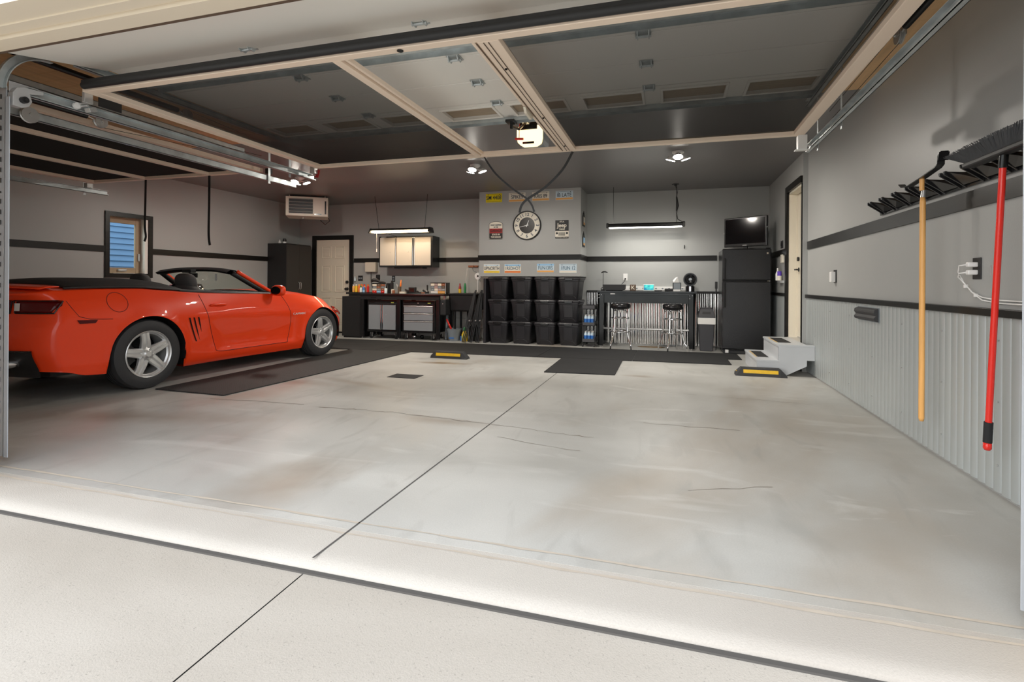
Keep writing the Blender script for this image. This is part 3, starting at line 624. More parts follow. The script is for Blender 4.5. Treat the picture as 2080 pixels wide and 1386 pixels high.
# heater
t=thing('unit_heater',(-6.87,8.72,2.42),'beige louvred gas unit heater hung from the ceiling in the corner','heater',rz=math.radians(34))
HX0,HX1,HY,HZ0,HZ1=-.39,.39,-.02,.0,.37
CZ_=CZ-2.42
_mk=mk
def mk(*a,**k): k['local']=True; return _mk(*a,**k)
mk('casing',MB().box(HX0,HX1,HY,HY+.55,HZ0,HZ1),M['silverlid'],t,bevel=.008)
mk('louvre_recess',MB().box(HX0+.06,HX0+.50,HY-.004,HY+.001,HZ0+.05,HZ1-.04),M['blackm'],t)
mb=MB()
for k in range(5): mb.obox((HX0+.28,HY-.008,HZ0+.085+.062*k),(.44,.022,.007),(-.5,0,0))
mk('louvre',mb,M['steel'],t)
mk('nameplate',MB().box(HX0+.53,HX0+.66,HY-.003,HY,HZ0+.03,HZ0+.055).box(HX1-.06,HX1-.03,HY-.003,HY,HZ0+.05,HZ1-.06),M['dsteel'],t)
mk('hanger_rod',MB().cyl((HX0+.06,HY+.1,HZ1),(HX0+.06,HY+.1,CZ_-.001),.008,8).cyl((HX1-.06,HY+.1,HZ1),(HX1-.06,HY+.1,CZ_-.001),.008,8).box(HX0,HX1,HY,HY+.5,HZ1,HZ1+.01),M['silverlid'],t)
mk('vent_stub',MB().cyl((HX0+.3,HY+.2,HZ0-.04),(HX0+.3,HY+.2,HZ0),.04,16),M['chrome'],t,smooth=40)
mk('gas_line',MB().tube([(HX1-.02,HY+.2,HZ0+.03),(HX1+.03,HY+.25,HZ0-.05),(HX1-.06,HY+.28,HZ0-.13),(HX1-.15,HY+.2,HZ0-.05)],.008,8),M['blackm'],t)
mk=_mk
# ---------------------------------------------------------------- convertible
# local frame: x to the car's right, y forward (u-UC), z up
UC=2.5; d_=Vector((.04827,.99883)); n_=Vector((d_.y,-d_.x))
p_=Vector((-5.286,4.057))-n_*.94+d_*(UC-1.03)
car=thing('convertible_car',(p_.x,p_.y,0),'glossy red-orange convertible with its black soft top folded, parked in the left bay','car',rz=-math.atan2(d_.x,d_.y))
def cpart(name,mb,mat,parent=None,**k): return mk(name,mb,mat,parent or car,local=True,**k)
UR,UF=1.18,3.895; AR=.405; AF=.39; WC=.345
belt=[(.0,.95),(.2,1.0),(.4,1.025),(.8,1.035),(1.1,1.035),(1.45,1.01),(1.8,.985),(2.3,.968),(2.83,.955),(3.2,.948),(3.6,.93),(3.9,.895),(4.1,.84),(4.3,.75),(4.5,.67),(4.75,.60)]
wmx=[(.1,.915),(.5,.935),(1.18,.957),(1.6,.955),(2.0,.935),(2.6,.925),(3.2,.93),(3.9,.955),(4.2,.945),(4.75,.92)]
wbl=[(.1,.80),(.6,.82),(1.2,.83),(1.7,.86),(2.2,.865),(2.8,.86),(3.2,.84),(3.8,.80),(4.2,.76),(4.75,.72)]
def zbot(u):
    b=sint([(.1,.30),(.35,.27),(.6,.215),(.8,.20),(1.5,.165),(3.5,.145),(4.2,.15),(4.75,.17)],u)
    for c,r in ((UR,AR),(UF,AF)):
        q=r*r-(u-c)**2
        if q>0: b=max(b,WC+math.sqrt(q)) if True else b
        # vertical legs below the wheel centre
    return b
prof=[(0,-.055),(.06,-.02),(.13,-.012),(.15,-.022),(.25,-.036),(.38,-.034),(.50,-.022),(.60,-.008),(.66,0),(.70,-.004),(.76,-.02),(.84,-.045),(.92,-.075),(.97,-.10),(1,-.12)]
def sw(u,z):
    B=sint(belt,u); f=max(0,min(1,(z-.165)/(B-.165))); W=sint(wmx,u); wb=sint(wbl,u)
    dm=.35+.65*smooth01(1.6,2.0,u)*(1-smooth01(3.2,3.5,u))
    o=sint(prof,f)
    if f<.62: o*=dm if f>.14 else 1
    else:
        e=(f-.66)/.34 if f>.66 else 0; o=lerp(o*dm if f<.66 else 0,-(W-wb),e**1.55)
    # wheel-arch flare
    for c,r in ((UR,AR),(UF,AF)):
        dist=math.hypot(u-c,z-WC)-r
        if z>WC-.1: o+=.016*math.exp(-(dist/.045)**2)
    return W+o
REARU,RA=.36,.22; FRU,FA=4.15,.56
def station(k,nR,nM,nF):
    # returns u, scale
    if k<nR:
        ph=PI/2*(1-k/nR); return REARU-RA*math.sin(ph)**(2/2.2),max(0,math.cos(ph))**(2/3.6)
    if k<=nR+nM: return REARU+(FRU-REARU)*(k-nR)/nM,1.
    ph=PI/2*(k-nR-nM)/nF; return FRU+FA*math.sin(ph)**(2/2.0),max(0,math.cos(ph))**(2/2.6)
nR,nM,nF=20,190,26
FZ=[0,.04,.09,.135,.155,.2,.26,.33,.41,.5,.58,.64,.68,.73,.79,.85,.90,.94,.97,.99,1.0]
def slant(t,z):
    g=smooth01(1.66,1.80,t)*(1-smooth01(1.95,2.5,t)); h=.20*max(0,min(1,(.97-z)/.67))*g
    g2=smooth01(2.9,3.1,t)*(1-smooth01(3.12,3.38,t)); h+=g2*.15*math.sin(PI*max(0,min(1,(.955-z)/.85)))
    return h
def tuck(u,z):
    # fascia shape: bumper out, tail-lamp panel in, valance in
    r=smooth01(REARU+.25,REARU-.05,u) if u<REARU+.25 else 0
    fr=smooth01(FRU-.1,FRU+.3,u)
    s=0
    if u<REARU+.25:
        s+=(1-smooth01(REARU-.1,REARU+.25,u))*(.055*smooth01(.62,.80,z)-.075*smooth01(.93,1.0,z)+.07*(1-smooth01(.25,.48,z)))
    s-=fr*(.10*smooth01(.5,.8,z)+.05*(1-smooth01(.15,.35,z)))
    return s
rowsR=[];meta=[]
for k in range(nR+nM+nF+1):
    t,sc=station(k,nR,nM,nF); B=sint(belt,t); zb=zbot(t); row=[]
    for j,f in enumerate(FZ):
        z=.165+(B-.165)*f; z=max(z,zb+.0012*j) if z<zb+.0012*j else z
        if f==0: z=max(zb,z) if zb>.165 else zb
        u=t+slant(t,z); w=sw(t,z)
        # deck part shares belt scale
        row.append((w*sc,u-UC+tuck(t,z),z))
    rowsR.append(row); meta.append((t,sc))
def deckz(t,q):
    # q 0 at belt edge .. 1 at centre
    B=sint(belt,t)
    cr=sint([(.1,.03),(.4,.045),(1.5,.06),(3.0,.055),(3.6,.075),(4.2,.06),(4.75,.03)],t)
    return B+cr*(1-(1-q)**2.2)
QD=[0,.03,.07,.12,.2,.3,.45,.6,.8,1.0]
body=MB();door=MB();hood=MB();trunk=MB()
for sgn in (1,-1):
    S=[[(x*sgn,y,z) for x,y,z in r] for r in rowsR]
    m=len(FZ)
    def emit(mbx,quads):
        idx={};vs=[];fs=[]
        for q in quads:
            f=[]
            for (i,j) in q:
                if (i,j) not in idx: idx[(i,j)]=len(vs); vs.append(P[(i,j)])
                f.append(idx[(i,j)])
            if len(set(f))>2: fs.append(tuple(f))
        mbx.add(vs,fs)
    P={}
    for i,r in enumerate(S):
        for j,v in enumerate(r): P[(i,j)]=v
        t,sc=meta[i]; wb=abs(r[-1][0]); yb=r[-1][1]
        for q,qq in enumerate(QD): P[(i,m-1+q)]=(sgn*wb*(1-qq),yb,deckz(t,qq)-(deckz(t,0)-r[-1][2]))
    B1=[];B2=[];B3=[];B4=[]
    for i in range(len(S)-1):
        t=(meta[i][0]+meta[i+1][0])/2
        for j in range(m-1):
            quad=((i,j),(i+1,j),(i+1,j+1),(i,j+1)); zc=S[i][j][2]
            (B2 if (1.80<t<3.10 and j>=3) else B1).append(quad)
        for q in range(len(QD)-1):
            quad=((i,m-1+q),(i+1,m-1+q),(i+1,m+q),(i,m+q))
            if 1.55<t<3.02 and q>=2: continue
            if t>3.06 and t<4.35 and q>=3: B3.append(quad)
            elif t<.60 and sum(meta[i])>.8 and q>=3: B4.append(quad)
            else: B1.append(quad)
    emit(body,B1);emit(door,B2);emit(hood,B3);emit(trunk,B4)
def paint(name,mb):
    o=cpart(name,mb,M['red'],smooth=True)
    return o
paint('body',body)
dl=MB();dr=MB()
nv=len(door.v)//2
dR=MB();dR.v=door.v[:nv];dR.f=[f for f in door.f if max(f)<nv]
dL=MB();dL.v=door.v[nv:];dL.f=[tuple(i-nv for i in f) for f in door.f if min(f)>=nv]
doorR=paint('door',dR);paint('door',dL);paint('hood',hood);paint('trunk_lid',trunk)
# helpers on the right/left flank
def fl(t,z,off=.003,sgn=1): return (sgn*(sw(t,z)+off),t+slant(t,z)-UC+tuck(t,z),z)
def fl0(u,z,off=.003):
    t=u
    for _ in range(12): t=u-slant(t,z)
    return (sw(t,z)+off,u-UC,z)
seam=pm('panel_gap',(.09,.004,.003),.6)
for s in (1,-1):
    dd=MB().tube([fl(1.80,z,.0005,s) for z in [.29+.0337*i for i in range(21)]],.0035,6)
    dd.tube([fl(3.10,z,.0005,s) for z in [.27+.0337*i for i in range(21)]],.0035,6)
    dd.tube([fl(1.80+.0405*i,.268+.02*math.exp(-i/1.2),.0005,s) for i in range(33)],.0035,6)
    cpart('door_seam',dd,seam)
    # arch liners
    for c,r in ((UR,AR),(UF,AF)):
        rows=[]
        for i in range(25):
            a=PI*(i/24)*1.16-PI*.08; y=c+r*math.cos(a)-UC; z=max(WC+r*math.sin(a),.19)
            wo=sw(c+r*math.cos(a),max(z,.3))-.004
            rows.append([(s*wo,y,z),(s*(wo-.03),y*1+0,z+.004),(s*.55,y,z+.01)])
        cpart('wheel_arch_liner',MB().grid(rows),M['blackm'])
    cpart('sill_skirt',MB().grid([[(s*(sw(u,.2)-.02),u-UC,.20),(s*(sw(u,.2)-.06),u-UC,.145),(s*.6,u-UC,.15)] for u in [1.62+.09*i for i in range(21)]]),M['red'] )
# floor pan
cpart('floor_pan',MB().box(-.62,.62,.45-UC,4.5-UC,.20,.42),M['blackm'])
cpart('floor_pan',MB().box(-.85,.85,1.62-UC,3.46-UC,.17,.40),M['blackm'])
# seams of fuel door and the rear quarter line
def circ(u0,z0,r,off,n=28): return [fl(u0+r*math.cos(2*PI*i/n),z0+r*math.sin(2*PI*i/n),off) for i in range(n)]
cpart('fuel_door',MB().tube(circ(.875,.905,.098,.0005),.0028,6,closed=True),seam)
for k in range(3):
    du=.058*k
    cpart('side_gill',MB().grid([[fl0(1.618+du+.085*t+.02*t*t,.705-.28*t,.006),fl0(1.634+du+.085*t+.02*t*t,.705-.28*t,.0015)] for t in [i/10 for i in range(11)]]),M['black'],solid=.006)
cpart('side_marker',MB().grid([[fl(.475+.19*t,.748-.006*t,.004),fl(.505+.14*t,.712,.004)] for t in [i/6 for i in range(7)]]),M['taillamp'],solid=.004)
cpart('bumper_seam',MB().tube([fl(u,z,.0004) for u,z in ((.40,.93),(.44,.86),(.50,.78),(.60,.752),(.72,.745),(.80,.742))],.0028,6),seam)
# door handle
cpart('door_handle',MB().tube([fl(1.88,.836,.012),fl(1.92,.842,.024),fl(2.0,.842,.03),fl(2.08,.838,.024),fl(2.11,.834,.01)],[.010,.013,.014,.013,.010],10),M['red'],doorR,smooth=True)
o=text('badge_lettering','CAMARO',.042,(0,0,0),M['whitep'],car,'+X',.002,local=True,align='CENTER',sx=1.5)
pp=fl(3.40,.66,.004); o.location=pp
# rear end lamps etc: mapped on the rear fascia
def rear(w,z,off=.004):
    W=sw(REARU,z); s=min(.9999,abs(w)/W); ph=math.acos(s**(3.6/2)); u=REARU-RA*math.sin(ph)**(2/2.2)
    return (w,u-UC+tuck(u,z)-off,z)
def rgrid(w0,w1,z0,z1,off,nw=14,nz=5,skew=0): 
    return [[rear(lerp(w0,w1,i/nw)+ (skew*(j/nz-.5)),lerp(z0,z1,j/nz),off) for j in range(nz+1)] for i in range(nw+1)]
for s in (1,-1):
    for a,b in ((.22,.50),(.56,.885)):
        l=cpart('tail_lamp',MB().grid(rgrid(s*a,s*b,.825,.925,.006,skew=s*.03)),M['taillamp'],smooth=True,solid=.006)
        cpart('lamp_bezel',MB().tube([rear(s*a,.82,.006),rear(s*(a-.02),.93,.006)]+[rear(s*lerp(a-.02,b+.02,i/8),.932,.006) for i in range(9)]+[rear(s*b,.82,.006)]+[rear(s*lerp(b,a,i/8),.818,.006) for i in range(9)],.006,6),M['black'],l)
cpart('reverse_lamp',MB().grid(rgrid(.56,.62,.84,.91,.014,4,3)),M['whitep'],smooth=True)
cpart('rear_valance',MB().grid(rgrid(-.80,.80,.235,.475,.012,30,6)),M['blackm'],smooth=True)
cpart('valance_lip',MB().tube([rear(-.80+.0533*i,.478,.014) for i in range(31)],.008,6),M['black'])
cpart('licence_plate',MB().grid(rgrid(-.16,.16,.60,.76,.01,4,3)),M['platebl'],solid=.004)
cpart('bow_tie_emblem',MB().prism([(-.09,.86),(-.03,.86),(-.025,.845),(.025,.845),(.03,.86),(.09,.86),(.075,.895),(.025,.895),(.02,.91),(-.02,.91),(-.025,.895),(-.075,.895)],'Y',REARU-RA+.02-UC-.02,REARU-RA-UC+.03),M['yellow'],bevel=.003)
for s in (1,-1):
    cpart('exhaust_tip',MB().lathe([(.032,.25),(.044,.25),(.046,.0),(.040,-.004),(.037,.0),(.034,.24)],(s*.60,rear(.6,.36)[1]-.075,.37),'Y',24).cyl((s*.60,rear(.6,.36)[1]-.0,.37),(s*.60,rear(.6,.36)[1]+.01,.37),.036,20),M['chrome'],smooth=50)
# spoiler lip & centre stop lamp fin
sp=MB().grid([[(w,.20-UC+.10*(abs(w)/.8)**3,sint(belt,.25)+.03+.02*(1-(w/.8)**2)),(w,.27-UC+.08*(abs(w)/.8)**3,sint(belt,.25)+.045+.025*(1-(w/.8)**2)),(w,.44-UC,sint(belt,.4)+.035+.02*(1-(w/.8)**2))] for w in [-.76+.0507*i for i in range(31)]])
cpart('spoiler',sp,M['red'],smooth=True,solid=.012)
cpart('stop_lamp_fin',MB().prism([(.62-UC,1.09),(.66-UC,1.135),(.80-UC,1.135),(.90-UC,1.09)],'X',-.18,.18),M['red'],bevel=.01)
# folded soft top cover
rows=[]
for i in range(41):
    u=.52+1.14*i/40; e=min(1,(i/5)) ; e2=1
    zc=sint([(.50,1.075),(.62,1.125),(.9,1.142),(1.3,1.14),(1.55,1.12),(1.66,1.08)],u); W=sint([(.5,.70),(.7,.755),(1.2,.77),(1.66,.80)],u); zb=sint(belt,u)+.02
    rows.append([(W*s,u-UC,lerp(zc,zb,abs(s)**3.4)) for s in [-1+.0667*k for k in range(31)]])
cpart('soft_top_cover',MB().grid(rows),M['darkcloth'],smooth=True,solid=.02)
for s in (1,-1): cpart('soft_top_trim',MB().tube([(.80*s,u-UC,sint(belt,u)+.022) for u in [.45+.06*i for i in range(44)] if u<3.0],.012,8),M['blackm'],smooth=True)
# cockpit
cpart('cockpit_tub',MB().box(-.80,.80,1.56-UC,3.05-UC,.38,.46).box(-.80,-.765,1.56-UC,3.05-UC,.42,.965).box(.765,.80,1.56-UC,3.05-UC,.42,.965).box(-.8,.8,1.56-UC,1.60-UC,.42,1.02),M['blackm'])
def door_cap(s): return MB().grid([[(s*(sint(wbl,u)-.005),u-UC,sint(belt,u)+.008),(s*(sint(wbl,u)-.04),u-UC,sint(belt,u)+.02),(s*(sint(wbl,u)-.12),u-UC,sint(belt,u)+.0)] for u in [1.6+.05*i for i in range(30)]])
for s in (1,-1): cpart('door_cap',door_cap(s),M['blackm'],smooth=True)
rows=[[(w,2.78-UC,.90+.05*math.exp(-((w+.38)/.2)**2)),(w,2.84-UC,.97+.04*math.exp(-((w+.38)/.2)**2)),(w,2.95-UC,.985),(w,3.14-UC,.965)] for w in [-.80+.04*i for i in range(41)]]
cpart('dashboard',MB().grid(rows),M['blackm'],smooth=True,solid=.01)
cpart('gauge_pod',MB().lathe([(.09,0),(.10,.06),(.085,.07)],(-.38,2.78-UC,.99),'Y',20),M['chrome'],smooth=True)
st=MB(); st.tube([(-.38+.185*math.cos(a),2.52-UC+.05*math.sin(a),.945+.175*math.sin(a)) for a in [2*PI*i/28 for i in range(28)]],.016,8,closed=True)
st.cyl((-.38,2.52-UC,.945),(-.38,2.75-UC,.90),.03,10).tube([(-.55,2.52-UC,.94),(-.2,2.52-UC,.94)],.014,6)
cpart('steering_wheel',st,M['blackm'],smooth=True)
for s,n in ((.40,0),(-.40,1)):
    def blob(cx,cy,cz,a,b,c,p=2.6,tilt=0):
        mb=MB(); rows=[]
        for i in range(13):
            ph=-PI/2+PI*i/12; r=[]
            for k in range(24):
                th=2*PI*k/24; f=lambda v:math.copysign(abs(v)**(2/p),v)
                x,y,z=a*f(math.cos(ph))*f(math.cos(th)),b*f(math.cos(ph))*f(math.sin(th)),c*f(math.sin(ph))
                r.append((cx+x,cy+y-tilt*z,cz+z))
            rows.append(r)
        return mb.grid(rows,closed=True)
    se=cpart('seat',blob(s,2.12-UC,.72,.27,.12,.36,3,.35),M['greycloth'],smooth=True)
    cpart('seat_cushion',blob(s,2.42-UC,.52,.27,.28,.09,3),M['greycloth'],se,smooth=True)
    cpart('headrest',blob(s,2.02-UC,1.095,.15,.075,.125,2.8,.15),M['greycloth'],se,smooth=True)
# windscreen and header
def ws(w,v): # v 0 base ..1 top
    u=lerp(3.09-.08*(w/.75)**2,2.575-.05*(w/.75)**2,v); return (w*lerp(1,.84,v),u-UC,lerp(.96,1.292-.045*abs(w/.78)**2.5,v))
cpart('windshield',MB().grid([[ws(-.76+.0507*i,j/8) for j in range(9)] for i in range(31)]),M['wglass'],smooth=True)
hd=MB().grid([[Vector(ws(-.77+.0497*i,1))+Vector((0,-.13,-.012)),Vector(ws(-.77+.0497*i,1))+Vector((0,-.07,.022)),Vector(ws(-.77+.0497*i,1))+Vector((0,.02,.018)),Vector(ws(-.77+.0497*i,1))+Vector((0,.05,-.012)),Vector(ws(-.77+.0497*i,1))+Vector((0,-.0,-.035)),Vector(ws(-.77+.0497*i,1))+Vector((0,-.10,-.035))] for i in range(32)],closed=True)
cpart('windshield_header',hd,M['blackm'],smooth=40)
for s in (1,-1):
    pts=[Vector(ws(s*.79,v)) for v in [i/10 for i in range(11)]]
    cpart('windshield_pillar',MB().tube([p+Vector((s*.012,.012,.008)) for p in pts],.024,10),M['red'],smooth=True)
    cpart('pillar_trim',MB().tube([p+Vector((-s*.022,-.035,-.012)) for p in pts],.034,10),M['blackm'],smooth=True)
    cpart('cowl_corner',MB().tube([(s*.80,3.0-UC,.955),(s*.79,3.12-UC,.965),(s*.74,3.24-UC,.965)],[.03,.025,.01],8),M['blackm'],smooth=True)
    # mirrors
    mm=cpart('side_mirror',blob(s*.99,2.93-UC,1.00,.105,.055,.075,2.8),M['red'],smooth=True)
    cpart('mirror_arm',MB().tube([(s*.86,2.95-UC,.955),(s*.95,2.94-UC,.975)],.025,8),M['red'],mm,smooth=True)
    cpart('mirror_glass',MB().grid([[(s*.99+.085*math.cos(a)*r,2.93-UC-.057,1.0+.055*math.sin(a)*r) for a in [2*PI*i/20 for i in range(20)]] for r in (.01,1)],closed=True),M['screen'],mm)
cpart('rear_view_mirror',MB().obox((0,2.40-UC,1.20),(.24,.03,.06)).cyl((0,2.42-UC,1.2),(0,2.36-UC,1.27),.012,8).obox((0,2.38-UC,1.255),(.16,.08,.04)),M['blackm'],bevel=.008)
cpart('visor_tag',MB().box(.30,.34,2.52-UC,2.525-UC,1.13,1.22),M['whitep'],bevel=.004)
# headlamp
M['hlamp']=pm('headlamp_lens',(.30,.02,.012),.1,coat=1)
def front(w,z,off=.004):
    W=sw(FRU,z); s=min(.9999,abs(w)/W); ph=math.acos(s**(2.6/2)); u=FRU+FA*math.sin(ph); return (math.copysign(W*s,w),u-UC+tuck(u,z)+off,z)
for s in (1,-1):
    g=[[ (lambda p:(p[0]+s*.006,p[1],p[2]))(front(s*W_,lerp(.60,.72-.02*abs(1-i/8),j/5))) for j in range(6)] for i,W_ in enumerate([.93-.045*k for k in range(9)])]
    cpart('headlamp',MB().grid(g),M['hlamp'],smooth=True,solid=.006)
cpart('grille',MB().grid([[front(w,z,.006) for z in (.52,.58,.64,.70)] for w in [-.45+.06*i for i in range(16)]]),M['blackm'],solid=.005)
# wheels
def wheel(u,s):
    c=Vector((s*.0,u-UC,WC)); xo=.94
    def X(x): return s*x
    tprof=[(.232,.715),(.25,.70),(.30,.70),(.333,.712),(.345,.74),(.345,.895),(.334,.925),(.305,.942),(.262,.938),(.243,.928),(.232,.915)]
    t=cpart('tire',MB().lathe([(r if r<.25 else .25+(r-.25)*1.242,X(x)) for r,x in tprof],c,'X',56),M['tire'],smooth=40)
    gv=MB()
    for xx in (.77,.80,.835,.865): gv.lathe([(.3685,X(xx-.004)),(.3695,X(xx)),(.3685,X(xx+.004))],c,'X',56)
    cpart('tread_groove',gv,M['black'],t,smooth=True)
    rprof=[(.234,.72),(.215,.73),(.205,.80),(.212,.90),(.228,.912),(.245,.926),(.249,.935),(.243,.940),(.232,.934),(.224,.915)]
    mb=MB().lathe([(r,X(x)) for r,x in rprof],c,'X',56)
    rm=cpart('rim',mb,M['rim'],t,smooth=40)
    for k in range(5):
        a=PI/2+.15+2*PI*k/5
        sp=MB()
        secs=[]
        for r,hw,x0,dep in ((.03,.045,.905,.05),(.07,.052,.912,.05),(.12,.050,.922,.04),(.18,.043,.928,.034),(.228,.044,.926,.03)):
            ring=[(-hw,x0-dep),(-hw,x0-.012),(-hw*.78,x0),(-hw*.22,x0),(0,x0-.012),(hw*.22,x0),(hw*.78,x0),(hw,x0-.012),(hw,x0-dep)]
            secs.append([(X(x),c.y+r*math.cos(a)-q*math.sin(a),c.z+r*math.sin(a)+q*math.cos(a)) for q,x in ring])
        sp.grid(secs,closed=True)
        cpart('spoke',sp,M['rim'],t,smooth=35)
    cpart('hub_cap',MB().lathe([(0,X(.93)),(.028,X(.929)),(.034,X(.92)),(.05,X(.915)),(.075,X(.905)),(.08,X(.87))],c,'X',28),M['rim'],t,smooth=40)
    lg=MB()
    for k in range(5):
        a=PI/2+.15+PI/5+2*PI*k/5; y,z=c.y+.055*math.cos(a),c.z+.055*math.sin(a); lg.cyl((X(.90),y,z),(X(.925),y,z),.011,8)
    cpart('lug_nut',lg,M['steel'],t)
    cpart('brake_disc',MB().cyl((X(.80),c.y,c.z),(X(.815),c.y,c.z),.17,40),M['dsteel'],t,smooth=40)
    cpart('brake_caliper',MB().prism([(c.y-.19*math.cos(b),c.z+.19*math.sin(b)) for b in (-.6,-.3,0,.3,.6)]+[(c.y-.11*math.cos(b),c.z+.11*math.sin(b)) for b in (.6,.3,0,-.3,-.6)],'X',min(X(.79),X(.86)),max(X(.79),X(.86))),M['blackm'],t,bevel=.005)
for u in (UR,UF):
    for s in (1,-1): wheel(u,s)
k_=.98; car.scale=(k_,k_,k_); car.location=(car.location.x*k_,car.location.y*k_,1.12*(1-k_))
# ---------------------------------------------------------------- floor things
def quad(p,z0,z1): return MB().prism(p,'Z',z0,z1)
def ne(x): return 7.80+.055*x*.9 if True else 0
def mat(name,p,label,tile,tex=False,h=.011):
    cx=sum(q[0] for q in p)/len(p); cy=sum(q[1] for q in p)/len(p)
    t=thing(name,(cx,cy,0),label,'mat','black rubber floor mats')
    mk('mat_tile',quad(p,.0006,h),M['rubtex'] if tex else M['rubber'],t)
    return t
def rubtex():
    m=pm('diamond_rubber',(.055,.054,.055),.75,noise=.2,scale=4); n=m.node_tree; b=[x for x in n.nodes if x.type=='BSDF_PRINCIPLED'][0]
    tc=n.nodes.new('ShaderNodeTexCoord'); mp=n.nodes.new('ShaderNodeMapping'); mp.inputs['Rotation'].default_value=(0,0,PI/4); mp.inputs['Scale'].default_value=(14,14,14)
    ch=n.nodes.new('ShaderNodeTexBrick'); ch.inputs['Scale'].default_value=1; ch.inputs['Mortar Size'].default_value=.12; bp=n.nodes.new('ShaderNodeBump'); bp.inputs['Strength'].default_value=1; bp.inputs['Distance'].default_value=.008
    n.links.new(tc.outputs['Object'],mp.inputs[0]); n.links.new(mp.outputs[0],ch.inputs[0]); mx=n.nodes.new('ShaderNodeMix'); mx.data_type='RGBA'; mx.inputs[6].default_value=(.075,.073,.074,1); mx.inputs[7].default_value=(.03,.03,.03,1); n.links.new(ch.outputs['Fac'],mx.inputs[0]); n.links.new(mx.outputs[2],b.inputs['Base Color']); n.links.new(ch.outputs['Fac'],bp.inputs['Height']); n.links.new(bp.outputs[0],b.inputs['Normal']); return m
M['rubtex']=rubtex()
nY=lambda x:7.80+.052*(x+0.0); fY=lambda x:9.07+.028*x
xs=[-6.4,-4.62,-1.93,-.52,.83]
labs=['black rubber mat at the car nose, at left end of the long row','long black rubber mat in front of the silver workbench cabinets and totes','black rubber mat in front of bar table left stool','black rubber mat in front of trash can and fridge, right end of the row']
for a,b,l in zip(xs,xs[1:],labs): mat('floor_mat',[(a+.003,nY(a)+.01),(b-.003,nY(b)+.01)]+([(b-.003,8.42),(1.03,8.42),(1.03,9.09)] if b>.8 else [])+[(b-.003,fY(b)),(a+.003,fY(a))],l,0)
mat('floor_mat',[(-5.075,4.105),(-4.17,4.085),(-4.06,5.8),(-3.985,nY(-3.98)),(-5.065,nY(-5.06))],'long textured black runner mat beside the red car',0,True)
mat('floor_mat',[(-1.512,6.425),(-.64,6.50),(-.655,nY(-.65)),(-1.545,nY(-1.54))],'short black mat jutting towards the door at the floor joint',0)
o=mk('floor_drain',MB().box(-3.20,-2.84,5.50,5.74,.0005,.004),M['rubber']); tag(o,'small dark rectangular drain cover in the concrete floor','drain')
for x0,y0,l,z in ((.78,6.97,'black parking stop with yellow stripe beside the grey steps',0),(-3.42,7.12,'black parking stop with yellow stripe in front of the long mat',0)):
    t=thing('parking_stop',(x0+.29,y0+.07,0),l,'parking stop','rubber parking stops')
    mb=MB(); L=.58
    A=[(x0,0,0),(x0+.03,0,.03)]
    sec=lambda x,h,i:[(x,y0+i,0),(x,y0+.022+i,h),(x,y0+.13-i,h),(x,y0+.15-i,0)]
    mb.grid([sec(x0,.035,0),sec(x0+.065,.10,0),sec(x0+L-.075,.10,0),sec(x0+L,.02,0)]); 
    mb.f.append((0,1,2,3)); mb.f.append((12,13,14,15))
    mk('rubber_body',mb,M['tire'],t,bevel=.004)
    a=math.atan2(.022,.10)
    mk('stripe',MB().add([(x0+.09,y0+.0065,.038),(x0+L-.10,y0+.0065,.038),(x0+L-.10,y0+.0155,.08),(x0+.09,y0+.0155,.08)],[(0,1,2,3)]),M['ystripe'],t,solid=.002)
    mk('stripe',MB().box(x0+.01,x0+.03,y0+.05,y0+.10,.052,.056),M['ystripe'],t)
# steps
t=thing('step_box',(1.3,7.6,0),'grey painted two-tread wooden steps up to the house door','steps')
SY0,SY1=7.13,8.2
mk('lower_tread',MB().box(1.035,1.30,SY0,SY1,.165,.19),M['steps'],t,bevel=.003)
mk('upper_tread',MB().box(1.275,RX2-.033,RJ-.40,SY1,.36,.385).box(1.275,RX-.013,SY0,RJ-.39,.36,.385),M['steps'],t,bevel=.003)
mk('riser',MB().box(1.045,1.065,SY0+.01,SY1-.01,.0,.165),M['steps'],t)
mk('riser',MB().box(1.285,1.305,SY0+.01,SY1-.01,.19,.36),M['steps'],t)
mk('stringer',MB().prism([(1.04,0.0),(1.36,0.0),(1.60,.13),(1.60,.20),(RX-.014,.20),(RX-.014,.36),(1.285,.36),(1.285,.165),(1.04,.165)],'Y',SY0+.002,SY0+.022),M['steps'],t)
for x0,x1,z in ((1.09,1.22,.1905),(1.33,1.48,.3855)):
    p=mk('grip_pad',MB().box(x0,x1,7.40,8.0,z,z+.003),M['rubber'],t)
    mk('edge_stripe',MB().box(x0-.018,x0-.010,7.40,8.0,z,z+.003),M['ystripe'],p)
o=mk('boot',MB().tube([(1.45,7.55,.04),(1.55,7.6,.04),(1.6,7.62,.10)],[.04,.045,.04],10),M['blackm'],smooth=True); tag(o,'black shoe tucked under the grey steps','shoe')
